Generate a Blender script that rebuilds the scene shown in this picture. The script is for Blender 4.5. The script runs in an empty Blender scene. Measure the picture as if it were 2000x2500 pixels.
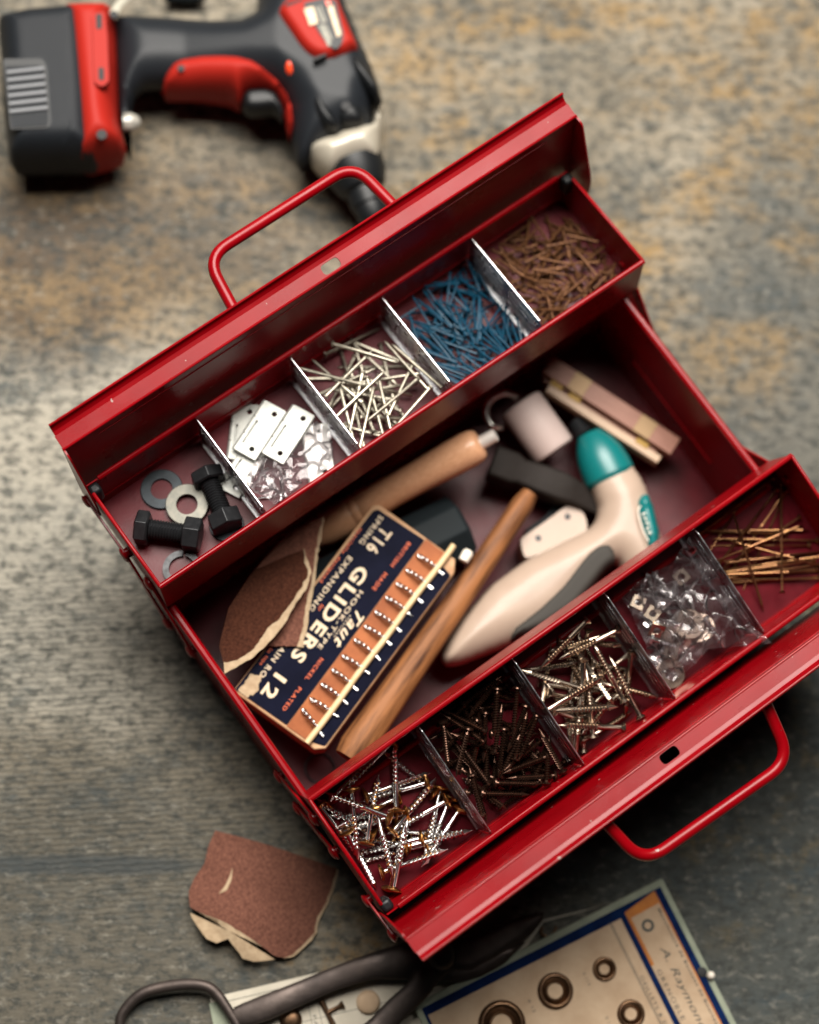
import bpy, math, random
from mathutils import Vector, Matrix, Euler, Quaternion
from mathutils.geometry import tessellate_polygon, delaunay_2d_cdt
S = 0.001                                  # all lengths below are millimetres
sc = bpy.context.scene
col = sc.collection
PI = math.pi

# ------------------------------------------------------------------ camera, light, exposure
CAM = Vector((-255.60, -101.34, 1227.84))
ROT = Euler((0.2401, -0.0737, -0.6259))
FPX = 4794.2                               # focal length in pixels of a 2000 x 2500 picture
cam = bpy.data.cameras.new('camera'); co = bpy.data.objects.new('camera', cam); col.objects.link(co)
co.location = CAM * S; co.rotation_euler = ROT
cam.sensor_width = 36.0; cam.sensor_fit = 'HORIZONTAL'; cam.lens = FPX / 2000 * 36
cam.clip_start = 0.05; cam.clip_end = 50
cam.dof.use_dof = True; cam.dof.focus_distance = 1.118; cam.dof.aperture_fstop = 2.9; cam.dof.aperture_blades = 9
sc.camera = co

w = bpy.data.worlds.new('World'); sc.world = w; w.use_nodes = True
bg = w.node_tree.nodes['Background']; bg.inputs[0].default_value = (0.78, 0.9, 1.0, 1); bg.inputs[1].default_value = 0.008

def area(name, loc, target, sx, sy, power, colr):
    l = bpy.data.lights.new(name, 'AREA'); l.shape = 'RECTANGLE'; l.size = sx; l.size_y = sy
    l.energy = power; l.color = colr
    o = bpy.data.objects.new(name, l); col.objects.link(o)
    o.location = Vector(loc); o.rotation_euler = (Vector(target) - Vector(loc)).to_track_quat('-Z', 'Y').to_euler()
    return o
area('window_light', (0.43, 0.74, 1.66), (0.0, 0.06, 0.05), 1.3, 1.1, 99, (1.0, 0.95, 0.88))
sc.view_settings.view_transform = 'Standard'; sc.view_settings.look = 'None'
sc.cycles.diffuse_bounces = 2
sc.view_settings.exposure = 0.0; sc.view_settings.gamma = 1.0

# ------------------------------------------------------------------ picture point -> place on a real plane
RM = ROT.to_matrix()
def ray(u, v):
    return RM @ Vector(((u - 1000) / FPX, -(v - 1250) / FPX, -1.0))
def at(u, v, z):
    d = ray(u, v); return CAM + d * ((z - CAM.z) / d.z)
def at_plane(u, v, M, wz):
    """point of the plane z = wz of the frame M (mm), in that frame"""
    Mi = M.inverted(); o = Mi @ CAM; d = Mi.to_3x3() @ ray(u, v)
    return o + d * ((wz - o.z) / d.z)
def zoom(x0, y0, s):
    return lambda pts: [(x0 + a / s, y0 + b / s) for a, b in pts]

# ------------------------------------------------------------------ materials
def mat(name, base, rough=0.5, metal=0.0, coat=0.0, spec=0.5, **k):
    m = bpy.data.materials.new(name); m.use_nodes = True
    nt = m.node_tree; b = nt.nodes['Principled BSDF']
    b.inputs['Base Color'].default_value = (*base, 1); b.inputs['Roughness'].default_value = rough
    b.inputs['Metallic'].default_value = metal; b.inputs['Coat Weight'].default_value = coat
    b.inputs['Specular IOR Level'].default_value = spec
    if coat: b.inputs['Coat Roughness'].default_value = k.get('coat_rough', 0.08)
    n2 = k.get('col2')
    tc = nt.nodes.new('ShaderNodeTexCoord')
    if n2:
        mp = nt.nodes.new('ShaderNodeMapping'); mp.inputs['Scale'].default_value = k.get('stretch', (1, 1, 1))
        nt.links.new(tc.outputs['Object'], mp.inputs[0])
        nz = nt.nodes.new('ShaderNodeTexNoise'); nz.inputs['Scale'].default_value = k.get('scale', 60)
        nz.inputs['Detail'].default_value = k.get('detail', 6); nz.inputs['Roughness'].default_value = 0.6
        nt.links.new(mp.outputs[0], nz.inputs['Vector'])
        rp = nt.nodes.new('ShaderNodeValToRGB'); lo, hi = k.get('ramp', (0.35, 0.65))
        rp.color_ramp.elements[0].position = lo; rp.color_ramp.elements[1].position = hi
        rp.color_ramp.elements[0].color = (*base, 1); rp.color_ramp.elements[1].color = (*n2, 1)
        nt.links.new(nz.outputs['Fac'], rp.inputs[0]); nt.links.new(rp.outputs[0], b.inputs['Base Color'])
    if k.get('rough2') is not None:
        nz3 = nt.nodes.new('ShaderNodeTexNoise'); nz3.inputs['Scale'].default_value = k.get('rscale', 90)
        nz3.inputs['Detail'].default_value = 5
        nt.links.new(tc.outputs['Object'], nz3.inputs['Vector'])
        mr = nt.nodes.new('ShaderNodeMapRange'); mr.inputs[1].default_value = .3; mr.inputs[2].default_value = .7
        mr.inputs[3].default_value = rough; mr.inputs[4].default_value = k['rough2']
        nt.links.new(nz3.outputs['Fac'], mr.inputs[0]); nt.links.new(mr.outputs[0], b.inputs['Roughness'])
    if k.get('bump'):
        nb = nt.nodes.new('ShaderNodeTexNoise'); nb.inputs['Scale'].default_value = k.get('bscale', 800)
        nb.inputs['Detail'].default_value = k.get('bdetail', 3)
        mp2 = nt.nodes.new('ShaderNodeMapping'); mp2.inputs['Scale'].default_value = k.get('bstretch', k.get('stretch', (1, 1, 1)))
        nt.links.new(tc.outputs['Object'], mp2.inputs[0]); nt.links.new(mp2.outputs[0], nb.inputs['Vector'])
        bp = nt.nodes.new('ShaderNodeBump'); bp.inputs['Strength'].default_value = k['bump']
        bp.inputs['Distance'].default_value = k.get('bdist', 0.0004)
        nt.links.new(nb.outputs['Fac'], bp.inputs['Height']); nt.links.new(bp.outputs[0], b.inputs['Normal'])
    if k.get('chips'):                                              # small chips down to bare metal
        nc = nt.nodes.new('ShaderNodeTexNoise'); nc.inputs['Scale'].default_value = k['chips']; nc.inputs['Detail'].default_value = 3
        nt.links.new(tc.outputs['Object'], nc.inputs['Vector']); rc_ = nt.nodes.new('ShaderNodeMapRange'); rc_.inputs[1].default_value = .735; rc_.inputs[2].default_value = .75
        nt.links.new(nc.outputs['Fac'], rc_.inputs[0]); mx = nt.nodes.new('ShaderNodeMix'); mx.data_type = 'RGBA'
        src = b.inputs['Base Color'].links[0].from_socket; nt.links.new(rc_.outputs[0], mx.inputs[0]); nt.links.new(src, mx.inputs[6]); mx.inputs[7].default_value = (.30, .22, .20, 1)
        nt.links.new(mx.outputs[2], b.inputs['Base Color'])
    return m

M = {}
M['red'] = mat('red_enamel', (0.225, 0.0008, 0.0035), 0.22, spec=0.22, col2=(0.185, 0.0006, 0.0028), scale=25,
               rough2=0.36, rscale=28, bump=0.12, bscale=900, bdist=0.00012, chips=170)
M['floorred'] = mat('dull_red_floor', (0.085, 0.005, 0.009), 0.3, spec=.17, col2=(0.060, 0.003, 0.006), scale=55, rough2=.45, rscale=35, bump=.15, bscale=700)  # thin floor sheets, a darker and duller red than the walls
M['zinc'] = mat('galvanised_plate', (0.62, 0.62, 0.63), 0.22, 1.0, rough2=0.38, rscale=160, col2=(0.5, 0.5, 0.52), scale=120, bump=.08, bscale=500)
M['nail'] = mat('dull_steel', (0.42, 0.385, 0.31), 0.38, 1.0, col2=(0.31, 0.285, 0.23), scale=300)
M['blue'] = mat('blue_nail', (0.0005, 0.050, 0.090), 0.38, 0.0, spec=.25, col2=(0.0005, 0.024, 0.052), scale=250)
M['brown'] = mat('copper_nail', (0.125, 0.054, 0.021), 0.42, 0.35, spec=.15, col2=(0.06, 0.025, 0.011), scale=250)
M['screwdark'] = mat('dark_bronze_screw', (0.05, 0.027, 0.019), 0.28, 0.9, col2=(0.09, 0.046, 0.031), scale=300)
M['screwtan'] = mat('nickel_screw', (0.44, 0.36, 0.285), 0.26, 1.0, col2=(0.32, 0.255, 0.20), scale=300)
M['screwsilver'] = mat('bright_screw', (0.74, 0.72, 0.70), 0.20, 1.0, col2=(0.5, 0.5, 0.5), scale=200)
M['brass'] = mat('aged_brass', (0.50, 0.24, 0.07), 0.28, 1.0, col2=(0.30, 0.15, 0.05), scale=250)
M['gold'] = mat('yellow_zinc', (0.23, 0.125, 0.05), 0.3, 1.0, col2=(0.18, 0.08, 0.045), scale=120)
M['blackbolt'] = mat('black_oxide', (0.018, 0.019, 0.021), 0.33, 0.5, rough2=0.5, rscale=300)
M['washergrey'] = mat('grey_washer', (0.135, 0.127, 0.107), 0.5, 0.85, col2=(0.095, 0.095, 0.083), scale=220, bump=.15, bscale=900)
M['washerblue'] = mat('blued_washer', (0.020, 0.026, 0.030), 0.42, 0.7, col2=(0.014, 0.017, 0.02), scale=200)
M['hinge'] = mat('white_plated_hinge', (0.42, 0.42, 0.385), 0.42, 0.3, col2=(0.33, 0.335, 0.31), scale=120, bump=.1, bscale=400)
M['hole'] = mat('dark_recess', (0.012, 0.012, 0.013), 0.7)
M['woodlight'] = mat('beech_handle', (0.78, 0.44, 0.255), 0.42, col2=(0.58, 0.28, 0.14), scale=40, stretch=(6, 60, 60), bump=.12, bscale=60, bstretch=(6, 60, 60), coat=.25)
M['wooddark'] = mat('worn_hickory', (0.27, 0.108, 0.038), 0.55, spec=.2, col2=(0.05, 0.017, 0.006), scale=16, stretch=(1.0, 11, 11), ramp=(.40, .66), bump=.3, bscale=30, bstretch=(3, 40, 40), detail=9)
M['ruler'] = mat('rule_wood', (0.20, 0.082, 0.052), 0.45, spec=.25, col2=(0.27, 0.125, 0.085), scale=20, stretch=(3, 30, 30))
M['ruler2'] = mat('dull_joint_plate', (0.20, 0.12, 0.05), 0.5, 0.3)
M['rulercream'] = mat('rule_face', (0.46, 0.32, 0.215), 0.45, spec=.3, col2=(0.36, 0.24, 0.155), scale=20, stretch=(3, 30, 30))
M['iron'] = mat('black_iron', (0.045, 0.036, 0.033), 0.42, 0.75, col2=(0.085, 0.066, 0.058), scale=35, rough2=0.62, rscale=60, bump=.45, bscale=160, bdist=.0006)
M['ironhead'] = mat('dark_hammer_iron', (0.016, 0.012, 0.010), 0.6, 0.3, spec=.2, bump=.4, bscale=180, bdist=.0005)
M['steeltip'] = mat('bright_tip', (0.78, 0.72, 0.66), 0.38, 0.35)
M['steel'] = mat('polished_steel', (0.68, 0.64, 0.60), 0.25, 1.0)
M['cream'] = mat('cream_plastic', (0.38, 0.285, 0.22), 0.45, spec=.3, col2=(0.34, 0.25, 0.192), scale=30, bump=.06, bscale=600, coat=.12)
M['teal'] = mat('teal_plastic', (0.003, 0.135, 0.135), 0.34, bump=.08, bscale=600)
M['greygrip'] = mat('grey_rubber', (0.045, 0.041, 0.036), 0.7, spec=.2, bump=.3, bscale=900)
M['lock'] = mat('pale_sleeve', (0.60, 0.48, 0.44), 0.6, col2=(0.55, 0.43, 0.39), scale=40)
M['casegrey'] = mat('charcoal_plastic', (0.011, 0.015, 0.017), 0.6, spec=.1, bump=.35, bscale=1100)
M['navy'] = mat('navy_print', (0.002, 0.0025, 0.010), 0.5, spec=.03, col2=(0.004, 0.005, 0.016), scale=60, bump=.1, bscale=300)
M['card'] = mat('old_card', (0.50, 0.30, 0.16), 0.7, col2=(0.36, 0.19, 0.09), scale=90, bump=.3, bscale=600)
M['orange'] = mat('orange_print', (0.36, 0.115, 0.038), 0.55, spec=0.15, col2=(0.22, 0.062, 0.02), scale=38, detail=9, bump=.1, bscale=400)
M['inkcream'] = mat('cream_ink', (0.68, 0.55, 0.38), 0.6, col2=(0.56, 0.42, 0.28), scale=250)
M['inkorange'] = mat('orange_ink', (0.62, 0.10, 0.02), 0.6)
M['inkgrey'] = mat('grey_ink', (0.035, 0.042, 0.038), 0.7)
M['rod'] = mat('cream_rod', (0.66, 0.50, 0.28), 0.5, col2=(0.55, 0.40, 0.21), scale=120)
M['torn'] = mat('torn_paper', (0.44, 0.33, 0.215), 0.85, spec=0.1, col2=(0.33, 0.235, 0.145), scale=260, bump=.5, bscale=900)
M['sand'] = mat('brown_sandpaper', (0.085, 0.030, 0.017), 0.9, spec=0.05, col2=(0.026, 0.010, 0.007), scale=700, ramp=(.34, .70), detail=10, bump=.9, bscale=2600, bdist=.0005)
M['sandgrit'] = mat('red_brown_sandpaper', (0.21, 0.090, 0.062), 0.9, spec=0.05, col2=(0.085, 0.035, 0.025), scale=620, bump=.9, bscale=2300, bdist=.0005, detail=10, ramp=(.3, .7))
M['drillgrey'] = mat('drill_rubber', (0.012, 0.014, 0.017), 0.42, spec=0.2, bump=.12, bscale=900)
M['battery'] = mat('battery_plastic', (0.010, 0.012, 0.015), 0.5, spec=0.2, bump=.75, bscale=1500, bdist=.0004)
M['lampglass'] = mat('clear_lamp_glass', (0.20, 0.19, 0.165), .08, spec=.8, col2=(0.42, 0.40, 0.35), scale=260)
M['riblight'] = mat('lit_rib', (0.16, 0.165, 0.175), .45)  # battery grey lightened: light caught on the ribs is in the colour
M['drillblack'] = mat('black_plastic', (0.006, 0.007, 0.008), 0.45, spec=.3)
M['drillred'] = mat('drill_red', (0.31, 0.016, 0.010), 0.5, spec=0.12, bump=.08, bscale=900)
M['button'] = mat('orange_red_button', (0.85, 0.07, 0.02), 0.35)
M['drillcream'] = mat('aluminium_grey_cream', (0.46, 0.42, 0.34), 0.42, .25, bump=.1, bscale=600)
M['sage'] = mat('sage_card', (0.30, 0.325, 0.245), 0.6, spec=0.15, col2=(0.215, 0.24, 0.18), scale=60, bump=.15, bscale=400)
M['cardnavy'] = mat('blue_print', (0.004, 0.017, 0.070), 0.6, spec=.03, col2=(0.003, 0.010, 0.045), scale=90)
M['cardcream'] = mat('aged_cream_card', (0.50, 0.37, 0.25), 0.65, spec=0.15, col2=(0.40, 0.28, 0.18), scale=45, detail=9, bump=.15, bscale=500)
M['cardorange'] = mat('orange_border', (0.50, 0.18, 0.035), 0.55, spec=0.15, col2=(0.36, 0.12, 0.03), scale=80)
M['cardwhite'] = mat('white_card', (0.55, 0.50, 0.41), 0.6, spec=0.15, col2=(0.46, 0.42, 0.34), scale=50, bump=.1, bscale=400)
M['eyelet'] = mat('tarnished_brass', (0.17, 0.10, 0.055), 0.36, 0.95, col2=(0.09, 0.05, 0.03), scale=150)
M['strap'] = mat('pale_strap', (0.42, 0.40, 0.33), 0.6, bump=.3, bscale=900)
M['white'] = mat('white_plastic', (0.75, 0.68, 0.58), 0.35)

def film(name, tint, milk):
    m = bpy.data.materials.new(name); m.use_nodes = True; nt = m.node_tree
    for n in list(nt.nodes):
        if n.type != 'OUTPUT_MATERIAL': nt.nodes.remove(n)
    out = [n for n in nt.nodes if n.type == 'OUTPUT_MATERIAL'][0]; N = nt.nodes.new
    tr = N('ShaderNodeBsdfTransparent'); tr.inputs[0].default_value = (*tint, 1)
    gl = N('ShaderNodeBsdfGlossy'); gl.inputs['Roughness'].default_value = 0.07
    df = N('ShaderNodeBsdfTranslucent'); df.inputs[0].default_value = (0.85, 0.8, 0.82, 1)
    tc = N('ShaderNodeTexCoord'); nz = N('ShaderNodeTexNoise'); nz.inputs['Scale'].default_value = 55; nz.inputs['Detail'].default_value = 2
    vm = N('ShaderNodeVectorMath'); vm.operation = 'MULTIPLY_ADD'; nt.links.new(nz.outputs['Color'], vm.inputs[0]); vm.inputs[1].default_value = (.02, .02, .02)
    nt.links.new(tc.outputs['Object'], nz.inputs['Vector']); nt.links.new(tc.outputs['Object'], vm.inputs[2])
    vo = N('ShaderNodeTexVoronoi'); vo.feature = 'DISTANCE_TO_EDGE'; vo.inputs['Scale'].default_value = 85; nt.links.new(vm.outputs[0], vo.inputs['Vector'])
    cr = N('ShaderNodeMapRange'); cr.inputs[1].default_value = 0; cr.inputs[2].default_value = .10; cr.inputs[3].default_value = 1; cr.inputs[4].default_value = 0; nt.links.new(vo.outputs[0], cr.inputs[0])
    ad = N('ShaderNodeMath'); ad.operation = 'ADD'; nt.links.new(cr.outputs[0], ad.inputs[0]); nt.links.new(nz.outputs['Fac'], ad.inputs[1])
    bp = N('ShaderNodeBump'); bp.inputs['Strength'].default_value = 0.55; bp.inputs['Distance'].default_value = 0.0014
    nt.links.new(ad.outputs[0], bp.inputs['Height']); nt.links.new(bp.outputs[0], gl.inputs['Normal'])
    fr = N('ShaderNodeFresnel'); fr.inputs['IOR'].default_value = 1.38; nt.links.new(bp.outputs[0], fr.inputs['Normal'])
    m0 = N('ShaderNodeMixShader'); mk = N('ShaderNodeMath'); mk.operation = 'MULTIPLY_ADD'; nt.links.new(cr.outputs[0], mk.inputs[0]); mk.inputs[1].default_value = .24; mk.inputs[2].default_value = milk
    nt.links.new(mk.outputs[0], m0.inputs[0]); nt.links.new(tr.outputs[0], m0.inputs[1]); nt.links.new(df.outputs[0], m0.inputs[2])
    m1 = N('ShaderNodeMixShader'); nt.links.new(fr.outputs[0], m1.inputs[0]); nt.links.new(m0.outputs[0], m1.inputs[1]); nt.links.new(gl.outputs[0], m1.inputs[2])
    nt.links.new(m1.outputs[0], out.inputs[0]); return m
M['film'] = film('clear_film', (0.95, 0.935, 0.945), 0.11)
M['lens'] = M['film']

def ground_material():
    m = bpy.data.materials.new('weathered_board'); m.use_nodes = True; nt = m.node_tree; b = nt.nodes['Principled BSDF']
    N = lambda t, **kw: nt.nodes.new(t)
    tc = N('ShaderNodeTexCoord')
    # turn the grain so that it runs across the picture
    mp0 = N('ShaderNodeMapping'); mp0.inputs['Rotation'].default_value = (0, 0, 0.626)
    nt.links.new(tc.outputs['Object'], mp0.inputs[0])
    def noise(scale, detail=4, rough=.6, stretch=None, off=(0, 0, 0), dist=0):
        n = N('ShaderNodeTexNoise'); n.inputs['Scale'].default_value = scale; n.inputs['Detail'].default_value = detail
        n.inputs['Roughness'].default_value = rough; n.inputs['Distortion'].default_value = dist
        mp = N('ShaderNodeMapping'); mp.inputs['Scale'].default_value = stretch or (1, 1, 1); mp.inputs['Location'].default_value = off
        nt.links.new(mp0.outputs[0], mp.inputs[0]); nt.links.new(mp.outputs[0], n.inputs['Vector']); return n.outputs['Fac']
    def ramp(src, p0, p1):
        r = N('ShaderNodeMapRange'); r.inputs[1].default_value = p0; r.inputs[2].default_value = p1; r.interpolation_type = 'SMOOTHSTEP'
        nt.links.new(src, r.inputs[0]); return r.outputs[0]
    def mix(a, c, f, mode='MIX'):
        x = N('ShaderNodeMix'); x.data_type = 'RGBA'; x.blend_type = mode
        for sock, val in ((x.inputs[6], a), (x.inputs[7], c)):
            if isinstance(val, tuple): sock.default_value = (*val, 1)
            else: nt.links.new(val, sock)
        if isinstance(f, float): x.inputs[0].default_value = f
        else: nt.links.new(f, x.inputs[0])
        return x.outputs[2]
    def mul(a, k):
        x = N('ShaderNodeMath'); x.operation = 'MULTIPLY'; nt.links.new(a, x.inputs[0])
        if isinstance(k, float): x.inputs[1].default_value = k
        else: nt.links.new(k, x.inputs[1])
        return x.outputs[0]
    px = lambda u, v: at(u, v, 0) * S
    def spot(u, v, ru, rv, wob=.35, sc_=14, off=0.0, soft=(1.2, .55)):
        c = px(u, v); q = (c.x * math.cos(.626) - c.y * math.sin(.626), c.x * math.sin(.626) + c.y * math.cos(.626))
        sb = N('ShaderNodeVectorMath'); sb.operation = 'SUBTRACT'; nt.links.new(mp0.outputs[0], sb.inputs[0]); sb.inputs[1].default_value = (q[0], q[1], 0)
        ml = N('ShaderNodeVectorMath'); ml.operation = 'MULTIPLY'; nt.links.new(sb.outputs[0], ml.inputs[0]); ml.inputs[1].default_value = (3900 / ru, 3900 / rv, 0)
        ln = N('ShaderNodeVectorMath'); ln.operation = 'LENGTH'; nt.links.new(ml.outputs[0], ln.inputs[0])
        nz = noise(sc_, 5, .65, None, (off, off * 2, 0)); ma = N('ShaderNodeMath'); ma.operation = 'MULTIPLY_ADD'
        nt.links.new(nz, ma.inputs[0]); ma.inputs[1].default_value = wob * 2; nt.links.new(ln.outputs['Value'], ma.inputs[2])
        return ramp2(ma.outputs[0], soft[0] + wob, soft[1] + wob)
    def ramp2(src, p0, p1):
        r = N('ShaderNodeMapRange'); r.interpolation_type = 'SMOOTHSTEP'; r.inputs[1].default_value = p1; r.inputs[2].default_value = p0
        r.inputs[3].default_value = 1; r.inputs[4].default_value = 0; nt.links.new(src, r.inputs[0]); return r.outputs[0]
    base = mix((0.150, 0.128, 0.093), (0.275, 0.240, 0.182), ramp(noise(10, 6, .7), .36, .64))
    base = mix(base, (0.37, 0.345, 0.285), mul(spot(230, 1080, 460, 300, .4, 16, 1.0), .75))  # pool of window light painted into the board colour
    base = mix(base, (0.36, 0.34, 0.285), mul(spot(230, 1480, 440, 360, .4, 16, 4.0), .7))  # same painted light, carried on further down the board
    base = mix(base, (0.075, 0.050, 0.030), mul(spot(130, 640, 360, 290, .45, 12, 2.0), .9))
    base = mix(base, (0.095, 0.070, 0.046), mul(spot(520, 540, 380, 210, .4, 14, 6.0), .7))
    base = mix(base, (0.080, 0.072, 0.055), mul(spot(250, 2280, 680, 430, .35, 9, 3.0), .85))  # light falloff towards the near corner painted as a darker tone
    base = mix(base, (0.046, 0.054, 0.052), mul(spot(1760, 2020, 640, 700, .35, 8, 7.0), .92))  # dark stain, with part of the box shadow painted in
    base = mix(base, (0.085, 0.088, 0.080), mul(spot(1960, 900, 330, 700, .4, 9, 8.0), .75))
    ochm = mul(ramp(noise(9, 7, .7, (1, 1.7, 1), (3.1, 1.7, 0)), .44, .60), ramp(noise(40, 5, .75), .34, .58))
    base = mix(base, (0.235, 0.155, 0.068), mul(mul(ochm, ramp2(spot(1560, 330, 720, 620, .4, 7, 5.0), 1.0, 0.0)), 0.0))
    base = mix(base, (0.255, 0.160, 0.060), mul(mul(ochm, spot(1560, 360, 900, 760, .4, 7, 5.0)), 1.0))
    base = mix(base, (0.25, 0.17, 0.085), mul(mul(ochm, spot(300, 560, 520, 420, .4, 7, 9.0)), .6))
    base = mix(base, (0.20, 0.125, 0.05), mul(mul(ramp(noise(22, 6, .75, None, (9, 1, 0)), .42, .6), spot(820, 2240, 260, 170, .4, 14, 2.5)), .9))
    base = mix(base, (0.14, 0.10, 0.04), mul(mul(ramp(noise(24, 6, .75, None, (4, 1, 0)), .5, .66), spot(1760, 1700, 520, 620, .4, 9, 5.5)), .8))
    tealp = mul(ramp(noise(12, 7, .75, (1, 1.6, 1), (7.3, 2.2, 0)), .46, .62), ramp(noise(75, 5, .8, (1, 1.5, 1)), .36, .60))
    base = mix(base, (0.036, 0.050, 0.056), mul(tealp, 0.8))
    speck = ramp(noise(130, 6, .78, (.75, 1.2, 1)), .46, .60)
    base = mix(base, (0.030, 0.033, 0.030), mul(speck, 0.80))
    light = ramp(noise(150, 6, .78, (.7, 1.25, 1), (2, 9, 0)), .52, .66)
    base = mix(base, (0.30, 0.28, 0.235), mul(light, 0.42))
    # pressed ridges and a dark seam towards the near edge
    rid = spot(330, 1760, 520, 520, .35, 9, 1.5)
    wv = N('ShaderNodeTexWave'); wv.wave_type = 'BANDS'; wv.bands_direction = 'Y'; wv.inputs['Scale'].default_value = 88; wv.inputs['Distortion'].default_value = 4.5
    wv.inputs['Detail'].default_value = 3; wv.inputs['Detail Scale'].default_value = 1.6
    mpw = N('ShaderNodeMapping'); mpw.inputs['Rotation'].default_value = (0, 0, -.06); nt.links.new(mp0.outputs[0], mpw.inputs[0]); nt.links.new(mpw.outputs[0], wv.inputs['Vector'])
    wvr = ramp(wv.outputs['Fac'], .25, .75)
    base = mix(base, (0.050, 0.052, 0.046), mul(mul(wvr, rid), .34))
    c = px(200, 2118); q = (c.x * math.cos(.626) - c.y * math.sin(.626), c.x * math.sin(.626) + c.y * math.cos(.626))
    seam = spot(210, 2112, 330, 26, .25, 30, 4.4)
    mps = None
    base = mix(base, (0.035, 0.042, 0.044), mul(seam, .75))
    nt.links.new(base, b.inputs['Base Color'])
    b.inputs['Roughness'].default_value = 0.72; b.inputs['Specular IOR Level'].default_value = 0.3
    h1 = noise(200, 6, .75, (.5, 1.5, 1)); h2 = mul(wvr, rid)
    ad = N('ShaderNodeMath'); ad.operation = 'MULTIPLY_ADD'; nt.links.new(h2, ad.inputs[0]); ad.inputs[1].default_value = 0.35; nt.links.new(h1, ad.inputs[2])
    bp = N('ShaderNodeBump'); bp.inputs['Strength'].default_value = 0.9; bp.inputs['Distance'].default_value = 0.0016
    nt.links.new(ad.outputs[0], bp.inputs['Height']); nt.links.new(bp.outputs[0], b.inputs['Normal'])
    return m
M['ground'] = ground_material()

# ------------------------------------------------------------------ mesh building
class MB:
    def __init__(s): s.v = []; s.f = []
    def add(s, vs, fs):
        o = len(s.v); s.v += [Vector(p) for p in vs]; s.f += [[i + o for i in f] for f in fs]
    def box(s, x0, x1, y0, y1, z0, z1, T=None):
        vs = [Vector((x, y, z)) for z in (z0, z1) for y in (y0, y1) for x in (x0, x1)]
        if T is not None: vs = [T @ p for p in vs]
        s.add(vs, [(0, 2, 3, 1), (4, 5, 7, 6), (0, 1, 5, 4), (2, 6, 7, 3), (0, 4, 6, 2), (1, 3, 7, 5)])
    def rings(s, rings, cap0=True, cap1=True, closed=True):
        n = len(rings[0]); vs = [p for r in rings for p in r]; fs = []
        for i in range(len(rings) - 1):
            for j in range(n if closed else n - 1):
                k = (j + 1) % n
                fs.append((i * n + j, i * n + k, (i + 1) * n + k, (i + 1) * n + j))
        if cap0: fs.append(tuple(range(n - 1, -1, -1)))
        if cap1: fs.append(tuple((len(rings) - 1) * n + j for j in range(n)))
        s.add(vs, fs)
    def tube(s, path, r, n=10, flat=1.0, up=None):
        path = [Vector(p) for p in path]; m = len(path)
        rs = r if isinstance(r, (list, tuple)) else [r] * m
        fl = flat if isinstance(flat, (list, tuple)) else [flat] * m
        rings = []; prev = None
        for i, p in enumerate(path):
            t = (path[min(i + 1, m - 1)] - path[max(i - 1, 0)]).normalized()
            if prev is None:
                a = Vector(up) if up else (Vector((0, 0, 1)) if abs(t.z) < .9 else Vector((1, 0, 0)))
            else: a = prev
            a = (a - t * a.dot(t)).normalized(); prev = a; b = t.cross(a)
            rings.append([p + a * (rs[i] * fl[i] * math.sin(2 * PI * k / n)) + b * (rs[i] * math.cos(2 * PI * k / n)) for k in range(n)])
        rings = [list(reversed(q)) for q in rings]
        s.rings(rings)
    def lathe(s, prof, n=24, T=None, cap=True):
        """prof: (z, r) along +Z"""
        rings = [[Vector((r * math.cos(2 * PI * k / n), r * math.sin(2 * PI * k / n), z)) for k in range(n)] for z, r in prof]
        if T is not None: rings = [[T @ p for p in q] for q in rings]
        s.rings(rings, cap, cap)
    def ring(s, r0, r1, h, n=28, T=None, ch=0.0):
        pr = [(0, r0), (0, r1 - ch), (ch, r1), (h - ch, r1), (h, r1 - ch), (h, r0)] if ch else [(0, r0), (0, r1), (h, r1), (h, r0)]
        rings = [[Vector((r * math.cos(2 * PI * k / n), r * math.sin(2 * PI * k / n), z)) for k in range(n)] for z, r in pr]
        if T is not None: rings = [[T @ p for p in q] for q in rings]
        rings.append(rings[0]); s.rings(rings, False, False)
    def prism(s, outline, z0, z1, holes=(), T=None):
        """outline (x, y) list, counter-clockwise; holes clockwise or not"""
        loops = [[Vector((p[0], p[1], 0)) for p in outline]] + [[Vector((p[0], p[1], 0)) for p in h] for h in holes]
        flat = [p for l in loops for p in l]; tris = tessellate_polygon(loops)
        n = len(flat); vs = [Vector((p.x, p.y, z0)) for p in flat] + [Vector((p.x, p.y, z1)) for p in flat]
        fs = []
        for a, b, c in tris:
            nz = (flat[b] - flat[a]).cross(flat[c] - flat[a]).z
            if nz < 0: a, b, c = c, b, a
            fs.append((a + n, b + n, c + n)); fs.append((c, b, a))
        o = 0
        for li, l in enumerate(loops):
            m = len(l); ar = sum(l[i].x * l[(i + 1) % m].y - l[(i + 1) % m].x * l[i].y for i in range(m))
            for i in range(m):
                a, b = o + i, o + (i + 1) % m
                q = (a, b, b + n, a + n)
                if (ar > 0) != (li == 0): q = tuple(reversed(q))
                fs.append(q)
            o += m
        if T is not None: vs = [T @ p for p in vs]
        s.add(vs, fs)
    def mesh(s, name, m, smooth=35):
        me = bpy.data.meshes.new(name); me.from_pydata([tuple(p * S) for p in s.v], [], s.f); me.update()
        for mm in (m if isinstance(m, (list, tuple)) else [m]): me.materials.append(mm)
        if smooth:
            me.polygons.foreach_set('use_smooth', [True] * len(me.polygons))
            me.set_sharp_from_angle(angle=math.radians(smooth))
        return me
    def build(s, name, m, parent=None, smooth=35, bevel=0, seg=2, loc=None):
        me = s.mesh(name, m, smooth); o = bpy.data.objects.new(name, me); col.objects.link(o)
        if bevel:
            md = o.modifiers.new('bevel', 'BEVEL'); md.width = bevel * S; md.segments = seg; md.limit_method = 'ANGLE'; md.angle_limit = math.radians(40)
            md.harden_normals = False
        if parent: o.parent = parent
        if loc is not None: o.location = Vector(loc) * S
        return o

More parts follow.
